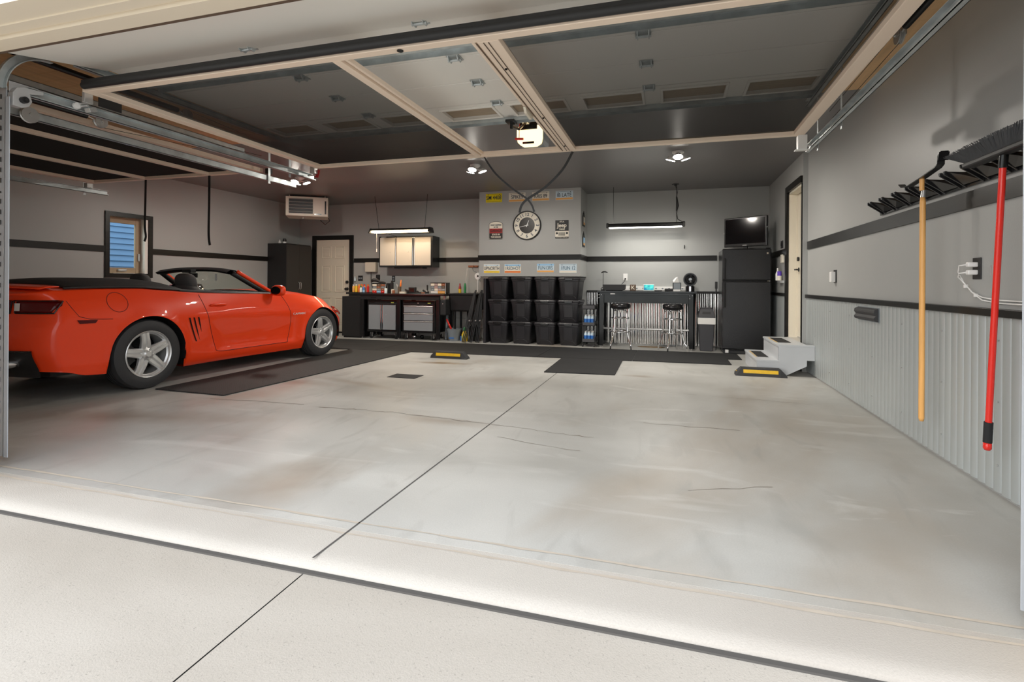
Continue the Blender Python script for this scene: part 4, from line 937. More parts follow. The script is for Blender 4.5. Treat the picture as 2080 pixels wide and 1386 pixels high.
# ---------------------------------------------------------------- left corner
t=thing('tall_cabinet',(-7.84,9.4,0),'tall charcoal two-door cabinet in the left back corner','cabinet')
mk('carcass',MB().box(LX+.001,-7.62,9.02,9.80,0,1.925),M['blackm'],t)
for a,b in ((9.025,9.408),(9.412,9.795)):
    d=mk('door',MB().box(-7.62,-7.60,a,b,.06,1.90),M['cabd'] if 'cabd' in M else M.setdefault('cabd',pm('charcoal_door',(.035,.032,.030),.45)),t)
    y=9.385 if a<9.2 else 9.435
    mk('handle',MB().tube([(-7.60,y,.96),(-7.57,y,.98),(-7.565,y,1.04),(-7.57,y,1.10),(-7.60,y,1.12)],.006,6),M['steel'],d,smooth=True)
def lathe_obj(name,prof,c,mat,label,cat,group=None,parts=(),n=20):
    t=thing(name,c,label,cat,group) if parts else None
    if not parts:
        o=mk(name,MB().lathe(prof,c,'Z',n),mat,smooth=40); tag(o,label,cat,group); return o
    mk('body',MB().lathe(prof,c,'Z',n),mat,t,smooth=40)
    for nm,pr,m in parts: mk(nm,MB().lathe(pr,c,'Z',n),m,t,smooth=40)
    return t
lathe_obj('spray_can',[(0,0),(.03,0),(.03,.04),(.012,.06),(.01,.085),(0,.085)],(-7.86,9.12,1.926),M['whitep'],'small white bottle on top of the tall cabinet','bottle')
lathe_obj('canister',[(0,0),(.035,0),(.035,.035),(0,.035)],(-7.72,9.1,1.926),M['whitep'],'small jar with dark lid on top of the tall cabinet','jar',None,(('lid',[(0,.036),(.035,.036),(.04,.06),(.03,.10),(0,.10)],M['blackm']),))
# ---------------------------------------------------------------- wall cabinet
def cab_door(t,x0,x1,y,z0,z1,mat,hx):
    d=mk('door',MB().box(x0+.003,x1-.003,y-.018,y,z0,z1),mat,t,bevel=.002)
    mk('handle',MB().box(hx-.009,hx+.009,y-.035,y-.018,z0,z1),M['chrome'],d,bevel=.004); return d
t=thing('wall_cabinet',(-5.2,9.8,1.43),'black wall cabinet with three silver doors under the warm shop light','cabinet')
a0,a1=-5.82,-4.60
mk('carcass',MB().box(a0,a1,9.66,BX-.001,1.44,2.075),M['black'],t,bevel=.003)
M['csilver']=pm('warm_silver',srgb(196,190,182),.38,.25)
cab_door(t,a0+.03,a0+.415,9.66,1.475,2.05,M['csilver'],a0+.398); cab_door(t,a0+.418,a0+.80,9.66,1.475,2.05,M['csilver'],a0+.785); cab_door(t,a0+.803,a1-.03,9.66,1.475,2.05,M['csilver'],a0+.822)
mk('door_lock',MB().cyl((a0+.27,9.63,1.75),(a0+.27,9.642,1.75),.008,10).cyl((a0+.68,9.63,1.75),(a0+.68,9.642,1.75),.008,10),M['steel'],t)
mk('light_valance',MB().box(a0+.33,a0+.98,9.70,9.9,1.415,1.44),M['blackm'],t)
mk('name_badge',MB().box(a0+.05,a0+.17,9.655,9.66,2.056,2.068),M['steel'],t)
# ---------------------------------------------------------------- workbench
BT=.905
t=thing('workbench',(-5.07,9.5,0),'long black steel workbench under the silver wall cabinet','workbench')
mk('worktop',MB().box(-5.96,-4.11,9.13,9.86,BT-.035,BT),M['black'],t,bevel=.004)
mk('apron',MB().box(-5.93,-4.22,9.16,9.18,BT-.12,BT-.036),M['blackm'],t)
mk('name_badge',MB().box(-5.70,-5.58,9.155,9.16,.815,.828),M['dsteel'],t)
for x in (-5.90,-5.09,-4.25):
    for y in (9.17,9.79):
        l=mk('leg',MB().box(x-.035,x+.035,y,y+.05,.03,BT-.036),M['black'],t,bevel=.003)
        mk('levelling_foot',MB().lathe([(0,0),(.025,0),(.025,.012),(.01,.02),(.01,.03)],(x,y+.025,0),'Z',12),M['chrome'],l)
def caster(t,x,y,r=.045):
    c=mk('caster',MB().cyl((x-.014,y,r),(x+.014,y,r),r,18),M['rubber'],t,smooth=40)
    mk('caster_fork',MB().box(x-.022,x-.016,y-.02,y+.02,r,r*2+.03).box(x+.016,x+.022,y-.02,y+.02,r,r*2+.03).cyl((x-.023,y,r),(x+.023,y,r),.014,10),M['steel'],c)
def rollcab(x0,x1,label,kind):
    t=thing('rolling_cabinet',((x0+x1)/2,9.45,0),label,'tool cabinet','rolling tool cabinets under the workbench')
    y=9.235
    mk('carcass',MB().box(x0,x1,y,9.76,.14,.775),M['black'],t,bevel=.003)
    mk('header',MB().box(x0+.02,x1-.02,y-.012,y,.69,.755),M['blackm'],t)
    mk('badge',MB().box(x1-.14,x1-.08,y-.016,y-.012,.715,.735),M['ylg'] if 'ylg' in M else M.setdefault('ylg',pm('badge_yellow',(.65,.65,.12),.4)),t)
    mk('badge',MB().box(x0+.05,x0+.17,y-.015,y-.012,.718,.732),M['dsteel'],t)
    if kind:
        xm=(x0+x1)/2; cab_door(t,x0+.035,xm-.005,y,.185,.675,M['silver'],xm-.022); d=cab_door(t,xm+.005,x1-.035,y,.185,.675,M['silver'],xm+.022)
        mk('door_lock',MB().cyl((xm+.09,y-.024,.48),(xm+.09,y-.017,.48),.008,10),M['steel'],d)
    else:
        for a,b in ((.535,.672),(.385,.525),(.185,.375)):
            d=mk('drawer',MB().box(x0+.04,x1-.035,y-.018,y,a,b-.022),M['silver'],t,bevel=.002)
            mk('handle',MB().box(x0+.035,x1-.03,y-.026,y,b-.02,b-.004),M['steel'],d,bevel=.003)
        mk('door_lock',MB().cyl(((x0+x1)/2,y-.018,.722),((x0+x1)/2,y-.012,.722),.012,12),M['steel'],t)
    for x in (x0+.06,x1-.06):
        for yy in (y+.06,9.70): caster(t,x,yy)
rollcab(-5.82,-5.14,'rolling tool cabinet with two silver doors, under the left half of workbench',1)
rollcab(-5.035,-4.345,'rolling tool cabinet with three silver drawers, under the right half of workbench',0)
t=thing('base_cabinet',(-6.15,9.45,0),'plain black low cabinet at the left end of workbench','cabinet')
mk('carcass',MB().box(-6.40,-5.97,9.22,9.80,.03,.835).box(-6.38,-6.0,9.25,9.78,0,.03),M['blackm'],t,bevel=.003)
mk('riser_shelf',MB().box(-6.47,-5.97,9.45,9.80,.875,.915).box(-6.40,-5.99,9.47,9.78,.835,.875),M['blackm'],t)
SH=.916
# items at the left end: a row of spray cans and bottles
cans=[(-6.40,.16,M['plateor'],'whitep'),(-6.335,.165,M['yellow'],'whitep'),(-6.27,.165,M['orange'],'plateor'),(-6.205,.17,M['orange'],'orange'),(-6.14,.165,M['orange'],'redp')]
cols=['cream','yellow','light orange','orange','deep orange']
for i,(x,h,m,c) in enumerate(cans):
    lathe_obj('spray_can',[(0,0),(.028,0),(.028,h-.045),(.018,h-.03),(0,h-.03)],(x,9.62,SH),m,'%s spray can on the black shelf by the door, %s in its row'%(cols[i],['first','second','third','fourth','fifth'][i]),'spray can','spray cans on the black shelf',(('cap',[(.018,h-.03),(.02,h),(0,h)],M[c]),))
lathe_obj('spray_can',[(0,0),(.028,0),(.028,.11),(.018,.13),(0,.13)],(-6.03,9.58,SH),M['redp'],'red spray can at the right end of the black shelf','spray can','spray cans on the black shelf',(('cap',[(.02,.13),(.022,.165),(0,.165)],M['orange']),))
lathe_obj('bottle',[(0,0),(.027,0),(.027,.08),(.015,.10),(0,.10)],(-6.165,9.53,SH),M['whitep'],'small white bottle with green cap in front of the orange cans','bottle',None,(('cap',[(.018,.10),(.018,.135),(0,.135)],M['green']),))
lathe_obj('bottle',[(0,0),(.027,0),(.027,.05),(0,.05)],(-6.10,9.53,SH),M['lblue'],'small pale blue bottle with dark blue top in front of the orange cans','bottle',None,(('top',[(.027,.05),(.027,.09),(.015,.12),(0,.12)],M['blue']),))
# parts organisers
def organiser(x0,x1,y,z0,z1,label,seed,cols):
    rnd=random.Random(seed); t=thing('parts_organiser',((x0+x1)/2,y,z0),label,'organiser','small parts organisers on the workbench')
    mk('case',MB().box(x0,x1,y+.01,y+.17,z0,z1).box(x0-.004,x1+.004,y-.004,y+.17,z1-.012,z1).box(x1-.02,x1,y-.004,y+.01,z0,z1),M['dsteel'],t)
    mk('end_post',MB().box(x1-.022,x1-.006,y-.006,y-.002,z0,z1-.012),M['silver'],t)
    nz=4; nx=4 if cols else 3
    for i in range(nz):
        for k in range(nx):
            a=x0+.006+(x1-x0-.034)*k/nx; b=x0+.006+(x1-x0-.034)*(k+1)/nx; h=(z1-z0-.02)/nz; zz=z0+.006+h*i
            m=rnd.choice(['greyp','steel','brown','platecr','copper','silver'])
            if i==0: m=rnd.choice(['lblue','whitep','redp'] if not cols else ['red2','whitep','plateor'])
            d=mk('drawer',MB().box(a+.002,b-.002,y-.002,y+.01,zz+.002,zz+h-.004),M[m],t)
            mk('pull',MB().box((a+b)/2-.01,(a+b)/2+.01,y-.007,y-.002,zz+h*.5,zz+h*.5+.005),M['whitep'],d)
organiser(-5.88,-5.555,9.5,BT,1.105,'parts organiser at workbench left with blue and white drawers',3,0)
organiser(-4.56,-4.22,9.5,BT,1.125,'parts organiser at workbench right end with red and cream drawers',5,1)
o=mk('cable_bundle',MB().tube([(-5.90,9.5,1.15),(-5.86,9.52,1.17),(-5.78,9.53,1.165),(-5.72,9.53,1.13),(-5.6,9.52,1.125),(-5.55,9.5,1.09),(-5.52,9.5,1.0),(-5.5,9.48,BT+.012)],[.03,.035,.035,.022,.012,.010,.010,.010],10),M['blackm'],smooth=True); tag(o,'black cable bundle draped over the left parts organiser','cable')
o=mk('cordless_lamp',MB().box(-5.475,-5.42,9.52,9.57,BT,1.12).cyl((-5.447,9.545,1.12),(-5.447,9.545,1.16),.02,12),M['blackm'],bevel=.006); tag(o,'tall black work torch beside left organiser','torch')
lathe_obj('jar',[(0,0),(.03,0),(.03,.09),(.022,.10),(0,.10)],(-5.515,9.42,BT),M['platebl'],'clear glass jar between left organiser and black torch','jar')
lathe_obj('jar',[(0,0),(.028,0),(.028,.08),(0,.08)],(-5.39,9.47,BT),M['platecr'],'cream jar just right of the black torch','jar')
lathe_obj('can',[(0,0),(.03,0),(.03,.06),(0,.06)],(-5.34,9.42,BT),M['copper'],'small copper coloured can on the workbench','can')
t=thing('brush_cup',(-5.25,9.5,BT),'brown cup holding an orange handled brush and a white stick','cup')
mk('cup',MB().lathe([(0,.004),(.034,.004),(.038,.14),(.034,.14),(.03,.01),(0,.01)],(-5.25,9.5,BT-.003),'Z',20),M['brown'],t,smooth=40)
o=mk('paint_brush',MB().tube([(-5.24,9.5,BT+.03),(-5.225,9.5,BT+.16),(-5.215,9.5,BT+.27)],[.006,.02,.01],8),M['orange'],smooth=True); tag(o,'orange handled brush standing in the brown cup','brush')
o=mk('screwdriver',MB().tube([(-5.262,9.49,BT+.03),(-5.31,9.49,BT+.19)],.005,6),M['whitep']); tag(o,'white stick leaning in the brown cup','stick')
o=mk('box',MB().box(-5.155,-5.04,9.32,9.40,BT,BT+.035),M['platecr'],bevel=.002); tag(o,'small cream box at the front of workbench','box')
o=mk('tape_tool',MB().obox((-5.09,9.52,BT+.06),(.09,.04,.03),(0,.3,0)).box(-5.12,-5.06,9.50,9.54,BT,BT+.05),M['blackm'],bevel=.004); tag(o,'black hand tool behind the cream box','tool')
t=thing('radio',(-4.97,9.5,BT),'small black radio with grey speaker face mid workbench','radio')
mk('case',MB().box(-5.0-.04,-4.885,9.48,9.54,BT,BT+.125),M['blackm'],t,bevel=.008); mk('speaker_grille',MB().box(-5.02,-4.905,9.474,9.482,BT+.03,BT+.11),M['dsteel'],t,bevel=.004)
for x,w,h,l in ((-4.84,.09,.05,'low dark tool right of the black radio'),(-4.70,.14,.07,'black clamp tool left of the cordless handle'),):
    o=mk('hand_tool',MB().box(x-w/2,x+w/2,9.46,9.54,BT,BT+h*.5).obox((x,9.5,BT+h*.7),(w*.5,.03,.03),(0,.6,0)),M['blackm'],bevel=.004); tag(o,l,'tool')
t=thing('cordless_driver',(-4.61,9.46,BT),'black upright cordless driver beside the right parts organiser','driver')
mk('handle',MB().box(-4.635,-4.585,9.44,9.49,BT,BT+.045).box(-4.625,-4.6,9.45,9.48,BT+.045,BT+.17),M['blackm'],t,bevel=.006); mk('light_ring',MB().cyl((-4.61,9.437,BT+.05),(-4.61,9.44,BT+.05),.010,10),M['whitep'],t)
o=mk('roll',MB().cyl((-4.69,9.36,BT+.012),(-4.62,9.36,BT+.012),.012,12),M['copper'],smooth=40); tag(o,'small tan roll at the workbench front edge','roll')
t=thing('tool_bag',(-4.13,9.3,.50),'black tool pouch hanging on the right end of workbench','pouch')
mk('pouch',MB().box(-4.21,-4.09,9.18,9.42,.50,.80),M['darkcloth'],t,bevel=.02); mk('strap',MB().box(-4.17,-4.13,9.25,9.30,.80,.868).cyl((-4.15,9.175,.72),(-4.15,9.18,.72),.01,8),M['steel'],t)
# under-bench bits
t=thing('polisher',(-4.86,9.55,0),'small silver ball shaped tool on the floor under the workbench','tool')
mk('bowl',MB().lathe([(0,0),(.03,.003),(.05,.03),(.052,.06),(.03,.09),(0,.095)],(-4.88,9.45,0),'Z',18),M['chrome'],t,smooth=True); mk('bowl_rim',MB().lathe([(0,0),(.03,.0),(.04,.04),(.03,.07),(0,.075)],(-4.74,9.5,0),'Z',16),M['dsteel'],t,smooth=True)
# ---------------------------------------------------------------- back wall electrics
def plate(name,x,z,w,h,label,cat,y=BX,m='blackm',soc=2,vert=True):
    t=thing(name,(x,y,z),label,cat)
    mk('cover_plate',MB().box(x-w/2,x+w/2,y-.007,y-.0005,z-h/2,z+h/2),M[m],t,bevel=.002)
    for k in range(soc):
        cx,cz=(x,z+(k-.5*(soc-1))*h*.42) if vert else (x+(k-.5*(soc-1))*w*.42,z)
        mk('socket',MB().box(cx-.018,cx+.018,y-.010,y-.006,cz-.016,cz+.016),M['greyp' if m=='blackm' else 'whitep'],t)
    return t
plate('wall_outlet',-6.48,1.21,.115,.115,'square double outlet with two sockets right of the white door','outlet',vert=False)
plate('wall_outlet',-5.67,1.20,.075,.13,'narrow black outlet above the black work torch','outlet')
plate('wall_outlet',-6.03,1.23,.07,.115,'outlet with black plug above the left organiser','outlet',soc=1)
o=mk('plug_charger',MB().box(-6.065,-6.0,BX-.06,BX-.011,1.215,1.29),M['blackm'],bevel=.006); tag(o,'black charger plugged in above the left organiser','charger')
t=thing('control_box',(-6.17,9.95,1.35),'grey-green control box on the wall left of the cabinet','control box')
mk('case',MB().box(-6.31,-6.05,BX-.1,BX-.001,1.345,1.555),M['silverlid'],t,bevel=.01); mk('conduit',MB().tube([(-6.20,BX-.03,1.345),(-6.20,BX-.03,1.15),(-6.17,BX-.03,1.02),(-6.12,BX-.03,.93)],.006,6),M['blackm'],t)
lathe_obj('wall_dispenser',[(0,0),(.02,0),(.022,.05),(.012,.07),(.01,.10),(0,.10)],(-6.60,BX-.03,1.15),M['platebl'],'pale spray bottle on the wall just right of the door frame','bottle')
# ---------------------------------------------------------------- utility sink
t=thing('utility_sink',(-4.0,9.7,0),'black utility sink on legs between workbench and black totes','sink')
mb=MB(); S=lambda x0,x1,y0,y1,z:[(x0,y0,z),(x1,y0,z),(x1,y1,z),(x0,y1,z)]
mb.grid([S(-4.03,-3.57,9.38,9.76,.57),S(-4.06,-3.54,9.35,9.79,.60),S(-4.07,-3.53,9.33,9.82,.885),S(-4.095,-3.50,9.31,9.86,.895),S(-4.095,-3.50,9.31,9.86,.92),S(-4.05,-3.55,9.36,9.72,.92),S(-4.03,-3.57,9.38,9.70,.62)],closed=True); mb.f.append((0,1,2,3)); k=len(mb.v)-4; mb.f.append((k,k+1,k+2,k+3))
mk('basin',mb,M['blackm'],t,bevel=.006)
for x in (-4.0,-3.62):
    for y in (9.42,9.73): mk('leg',MB().cyl((x,y,0),(x,y,.58),.022,10),M['blackm'],t,smooth=40)
mk('drain_pipe',MB().tube([(-3.8,9.6,.57),(-3.8,9.6,.4),(-3.8,9.7,.36),(-3.8,9.8,.42),(-3.8,9.97,.42)],.02,8),M['dsteel'],t,smooth=True)
mk('supply_hose',MB().tube([(-3.98,9.94,.92),(-3.98,9.95,1.2),(-3.96,9.955,1.42)],.006,6),M['whitep'],t)
lathe_obj('dish_soap',[(0,0),(.028,0),(.03,.05),(.028,.08),(0,.08)],(-4.055,9.80,.92),M['yellow'],'bottle of yellow liquid with dark top on sink rim','bottle',None,(('top',[(.028,.08),(.026,.12),(.014,.15),(.012,.19),(0,.19)],M['red2']),))
lathe_obj('bottle',[(0,0),(.024,0),(.026,.12),(.018,.18),(.01,.2),(0,.2)],(-3.945,9.80,.92),M['green'],'tall green bottle on the sink rim','bottle')
t=thing('coat_hook_rail',(-3.87,9.97,1.45),'brown wooden hook rail with a grey cord above the sink','hook rail')
mk('rail',MB().box(-3.95,-3.73,BX-.03,BX-.001,1.44,1.48),M['copper'],t,bevel=.008); mk('hook',MB().cyl((-3.84,BX-.06,1.46),(-3.84,BX-.03,1.46),.02,10).cyl((-3.76,BX-.05,1.46),(-3.76,BX-.03,1.46),.016,10),M['copper'],t)
mk('cord',MB().tube([(-3.85,BX-.045,1.43),(-3.83,BX-.04,1.37),(-3.76,BX-.04,1.34),(-3.70,BX-.04,1.25),(-3.68,BX-.04,1.15)],.006,6).tube([(-3.70,BX-.04,1.36),(-3.66,BX-.04,1.34),(-3.68,BX-.04,1.30),(-3.72,BX-.04,1.32)],.012,6),M['greyp'],t)
t=thing('retractable_reel',(-3.60,9.5,1.19),'round white cord reel hanging beside the bulkhead lower left corner','reel')
mk('reel_disc',MB().lathe([(.016,0),(.066,.004),(.068,.02),(.066,.036),(.016,.04)],(-3.53,9.42,1.255),'Y',28),M['whitep'],t,smooth=40)
mk('hub',MB().lathe([(0,-.004),(.018,-.004),(.018,.01)],(-3.53,9.42,1.255),'Y',16),M['dsteel'],t,smooth=40)
mk('bracket',MB().box(-3.54,-3.462,9.43,9.46,1.245,1.265).box(-3.535,-3.525,9.42,9.43,.95,1.19),M['whitep'],t)
# bucket, jug and folded things
t=thing('mop_bucket',(-4.0,9.3,0),'grey plastic bucket holding a red handled brush','bucket')
mk('tub',MB().lathe([(0,.003),(.105,.003),(.11,.10),(.15,.21),(.155,.235),(.148,.235),(.10,.02),(0,.02)],(-4.02,9.42,0),'Z',28),M['greyp'],t,smooth=40)
mk('caution_label',MB().box(-4.07,-3.97,9.303,9.31,.05,.07),M['blue'],t)
o=mk('scrub_brush',MB().tube([(-4.02,9.42,.02),(-4.06,9.36,.25),(-4.12,9.30,.42)],[.012,.02,.014],8),M['redp'],smooth=True); tag(o,'red brush handle leaning out of the grey bucket','brush')
o=mk('tube_pole',MB().tube([(-4.205,9.46,.012),(-4.20,9.5,.52)],.022,10),M['greyp'],smooth=40); tag(o,'grey-green pipe standing between workbench and bucket','pipe')
t=thing('jug',(-3.80,9.4,0),'yellow jug with green handle cap beside the grey bucket','jug')
mk('bottle',MB().lathe([(0,0),(.055,0),(.06,.02),(.06,.13),(.035,.18),(.02,.2),(0,.2)],(-3.775,9.38,0),'Z',18),M['yellow'],t,smooth=40)
mk('cap',MB().lathe([(0,.2),(.022,.2),(.03,.24),(.02,.27),(0,.27)],(-3.775,9.38,0),'Z',14),M['green'],t,smooth=40); mk('front_label',MB().obox((-3.775,9.315,.08),(.05,.006,.08)),M['ylg'],t)
lathe_obj('spray_bottle',[(0,0),(.03,0),(.03,.09),(0,.1)],(-3.86,9.43,0),M['blue'],'small blue bottle between bucket and yellow jug','bottle')
t=thing('speaker_case',(-3.62,9.4,0),'rounded black case on the floor right of the yellow jug','case')
mk('case_shell',MB().lathe([(0,0),(.085,0),(.095,.03),(.095,.25),(.06,.31),(0,.32)],(-3.64,9.52,0),'Z',24),M['black'],t,smooth=40); mk('case_handle',MB().tube([(-3.71,9.52,.31),(-3.70,9.52,.36),(-3.64,9.52,.38),(-3.58,9.52,.36),(-3.57,9.52,.31)],.012,8),M['blackm'],t,smooth=True)
def folded_chair(x,lean,label,y):
    t=thing('folded_chair',(x,y,0),label,'folding chair','folded chairs leaning between sink and totes')
    for k,dx in enumerate((-.035,.0,.035)):
        mk('frame_tube',MB().tube([(x+dx-lean*.8,y-.02*k,.012),(x+dx+lean*.2,y+.04,.5),(x+dx*.5+lean,y+.10,.93+.03*k)],.011,8),M['blackm'],t,smooth=40)
    mk('fabric',MB().add([(x-.03-lean*.3,y+.03,.3),(x+.03-lean*.3,y+.03,.3),(x+.02+lean*.9,y+.09,.86),(x-.02+lean*.9,y+.09,.86)],[(0,1,2,3)]),M['darkcloth'],t,solid=.03)
    mk('hinge_cap',MB().cyl((x+.03,y-.012,.42),(x+.03,y+.02,.42),.014,10),M['steel'],t)
folded_chair(-3.60,.10,'folded black chair leaning furthest left of the three',9.10)
folded_chair(-3.50,.085,'folded black chair leaning, middle of the three',9.16)
folded_chair(-3.43,.02,'folded black chair standing nearest the totes, almost upright',9.20)
o=mk('folding_table',MB().box(-3.345,-3.295,9.22,9.9,0.0,1.21),M['plastic'],bevel=.01); tag(o,'folded black table standing on edge left of the totes','folding table')
# ---------------------------------------------------------------- totes
def tote():
    t=thing('storage_tote',(0,0,0),'x','storage bin','black storage totes under the bulkhead')
    W,Dp,Hh=.40,.60,.412
    def ring(w,d,z,y0=0,bulge=0,n=5):
        r=.035; pts=[]
        for cx,cy,a0 in ((w/2-r,y0+r,-PI/2),(w/2-r,y0+d-r,0),(-w/2+r,y0+d-r,PI/2),(-w/2+r,y0+r,PI)):
            for i in range(n): a=a0+PI/2*i/(n-1); pts.append((cx+r*math.cos(a),cy+r*math.sin(a),z))
        return pts
    mb=MB().grid([ring(.30,.50,.0,.05),ring(.315,.515,.012,.043),ring(.372,.565,.33,.018),ring(.385,.575,.335,.012),ring(.385,.578,.365,.011)],closed=True); mb.f.append(tuple(range(20)))
    mk('tub',mb,M['plastic'],t,smooth=35)
    # raised centre panel with an arched foot and rib lines
    fr=lambda z:.046-.028*z/.33
    mb=MB().grid([[(x,fr(z)-.008,z) for x in (-.075,-.06,.06,.075)] for z in (.10,.2,.33)]); mk('front_panel',mb,M['plastic'],t,solid=.006)
    mk('foot_arch',MB().tube([(.125*math.cos(a),fr(.02+.07*math.sin(a))-.003,.012+.075*math.sin(a)) for a in [PI*i/14 for i in range(15)]],.006,6),M['plastic'],t,smooth=True)
    for x in (-.115,.115): mk('rib',MB().tube([(x*.93,fr(.1)-.002,.10),(x,fr(.33)-.002,.33)],.004,6),M['plastic'],t)
    mb=MB().grid([ring(.40,.59,.362,.004),ring(.415,.60,.37,0),ring(.415,.60,.395,0),ring(.39,.58,.411,.01)],closed=True); mb.f.append(tuple(60+i for i in range(20)))
    l=mk('lid',mb,M['plastic'],t,smooth=35)
    mk('latch_handle',MB().prism([(-.085,.398),(.085,.398),(.065,.355),(-.065,.355)],'Y',-.014,.012),M['black'],l,bevel=.006)
    return t
t0=tote(); first=True
xs_=[-3.07,-2.625,-2.18,-1.745]; rowz=[0,.4125,.825]
cn=['first','second','third','fourth']; rn=['bottom','middle','top']
for i,x in enumerate(xs_):
    for k,z in enumerate(rowz):
        lab='black lidded tote, %s of its stack, in the %s stack from the left'%(rn[k],cn[i])
        loc=(x+.004*((i*3+k)%3-1),9.235+.006*((i+k)%2)+(.02 if k==0 else 0)+.03*i*.5,z)
        if first: t0.location=loc; t0['label']=lab; ORG[t0.name]=Vector(loc); first=False
        else: dup(t0,loc,lab)
# ---------------------------------------------------------------- bulkhead signs
YF=CY-.0005
def lplate(x,z,s,label,bg,ink,band,band2=None,sz=.085,sxx=1.0):
    t=thing('number_plate',(x,YF,z-.08),label,'licence plate','number plates on the grey bulkhead')
    w,h=.32,.165
    pl=mk('plate_sheet',MB().box(x-w/2,x+w/2,YF-.006,YF,z-h/2,z+h/2),bg,t,bevel=.003)
    if band: mk('coloured_band',MB().box(x-w/2+.006,x+w/2-.006,YF-.0075,YF-.006,z-h/2+.006,z-h/2+.04),band,pl)
    if band2: mk('coloured_band',MB().box(x-w/2+.006,x+w/2-.006,YF-.0075,YF-.006,z+h/2-.036,z+h/2-.006),band2,pl)
    else: mk('border',MB().box(x-w/2+.012,x+w/2-.012,YF-.007,YF-.006,z+h/2-.018,z+h/2-.014).box(x-w/2+.012,x+w/2-.012,YF-.007,YF-.006,z-h/2+.014,z-h/2+.018),ink,pl)
    text('lettering',s,sz,(x,YF-.009,z+.002),ink,pl,depth=.001,sx=sxx,bold=.0005)
    mb=MB()
    for a in (-.11,.11): mb.cyl((x+a,YF-.009,z+h/2-.022),(x+a,YF-.006,z+h/2-.022),.007,8)
    mk('bolt',mb,M['dsteel'],pl); return t
P_=M
lplate(-3.168,2.717,'SM 4408','yellow number plate reading SM 4408, upper left of the bulkhead',P_['plateY'],P_['ink'],None,None,.108,.78)
lplate(-2.716,2.712,'SPIKES','cream number plate reading SPIKES behind the crossing black straps',P_['platecr'],P_['ink'],P_['plateor'],None,.095,.85)
lplate(-2.267,2.712,'KRIS 89','cream number plate reading KRIS 89, third in the top row',P_['platecr'],P_['ink'],P_['plateor'],None,.095,.8)
lplate(-1.83,2.711,'IB LATE','pale blue number plate reading IB LATE, right end of top row',P_['platebl'],P_['ink'],P_['plateor'],None,.095,.84)
lplate(-3.203,1.393,'UPNORTH','number plate reading UPNORTH, left end of bottom row',P_['platecr'],P_['ink'],P_['yellow'],P_['platebl'],.09,.72)
lplate(-2.793,1.393,'1REDHOT','number plate reading 1REDHOT with blue top and orange base',P_['platecr'],P_['inkb'],P_['orange'],P_['lblue'],.09,.74)
lplate(-2.17,1.40,'FUN13RS','number plate reading FUN13RS, third in the bottom row',P_['platebl'],P_['inkb'],P_['plateor'],P_['lblue'],.09,.76)
lplate(-1.755,1.395,'1FUN 12','palest number plate reading 1FUN 12, right end of bottom row',P_['platebl'],P_['inkb'],P_['platecr'],None,.09,.8)
# left tin sign
x,z=-3.124,2.108
t=thing('tin_sign',(x,YF,z-.165),'arched cream red and black tin sign left of the clock','sign')
arch=[(x-.125,z-.165),(x+.125,z-.165),(x+.132,z-.15),(x+.132,z+.11)]+[(x+.132*math.cos(a),z+.11+.055*math.sin(a)) for a in [PI*i/12 for i in range(1,12)]]+[(x-.132,z+.11),(x-.132,z-.15)]
s=mk('sign_sheet',MB().prism(arch,'Y',YF-.006,YF),M['platecr'],t)
mk('red_band',MB().box(x-.127,x+.127,YF-.0075,YF-.006,z-.05,z+.035),M['red2'],s); mk('black_band',MB().prism([(x-.12,z-.158),(x+.12,z-.158),(x+.127,z-.145),(x+.127,z-.051),(x-.127,z-.051),(x-.127,z-.145)],'Y',YF-.0075,YF-.006),M['blackm'],s)
mk('sign_border',MB().tube([(a,YF-.007,b) for a,b in arch],.003,6,closed=True),M['blackm'],s)
for txt,zz,sz,m,sx in (('WHAT HAPPENS',.10,.034,'ink',.85),('IN THE',.06,.03,'ink',.9),('GARAGE',-.008,.062,'blackm',.95),('STAYS IN',-.078,.042,'platecr',.9),('THE GARAGE',-.125,.038,'platecr',.85)):
    text('lettering',txt,sz,(x,YF-.009,z+zz),M[m],s,sx=sx,bold=.0012)
# clock
x,z=-2.521,2.186
t=thing('wall_clock',(x,CY-.03,z-.265),'round black rimmed clock with cream numeral ring on the bulkhead','clock')
mk('rim',MB().lathe([(.245,-.012),(.25,-.045),(.262,-.045),(.268,-.03),(.268,-.001),(.24,-.001)],(x,CY,z),'Y',64),M['blackm'],t,smooth=40)
mk('numeral_ring',MB().lathe([(.145,-.016),(.25,-.016)],(x,CY,z),'Y',64),M['platecr'],t)
mk('centre_disc',MB().lathe([(0,-.018),(.148,-.018),(.148,-.012)],(x,CY,z),'Y',48),pm('clock_centre',(.02,.014,.012),.3,noise=.7,scale=6,stretch=(8,1,1)),t)
for k in range(1,13):
    a=PI/2-2*PI*k/12; r=.198; rot={6:0,12:0}.get(k,0)
    text('numeral',str(k),.085,(x+r*math.cos(a),CY-.018,z+r*math.sin(a)),M['ink'],t,rot=(a-PI/2 if k in(10,11,12,1,2) else (a-PI/2 if k in (3,9) else a+PI/2)),bold=.001)
for nm,a,L,w in (('hour_hand',PI/2-2*PI*(12.72/12),.10,.008),('minute_hand',PI/2-2*PI*(43/60),.18,.006)):
    d=Vector((math.cos(a),0,math.sin(a))); n=Vector((-d.z,0,d.x)); c=Vector((x,CY-.022,z))
    mk(nm,MB().add([c-d*.03+n*w,c-d*.03-n*w,c+d*L-n*.002,c+d*L+n*.002],[(0,1,2,3)]),M['steel'],t,solid=.002)
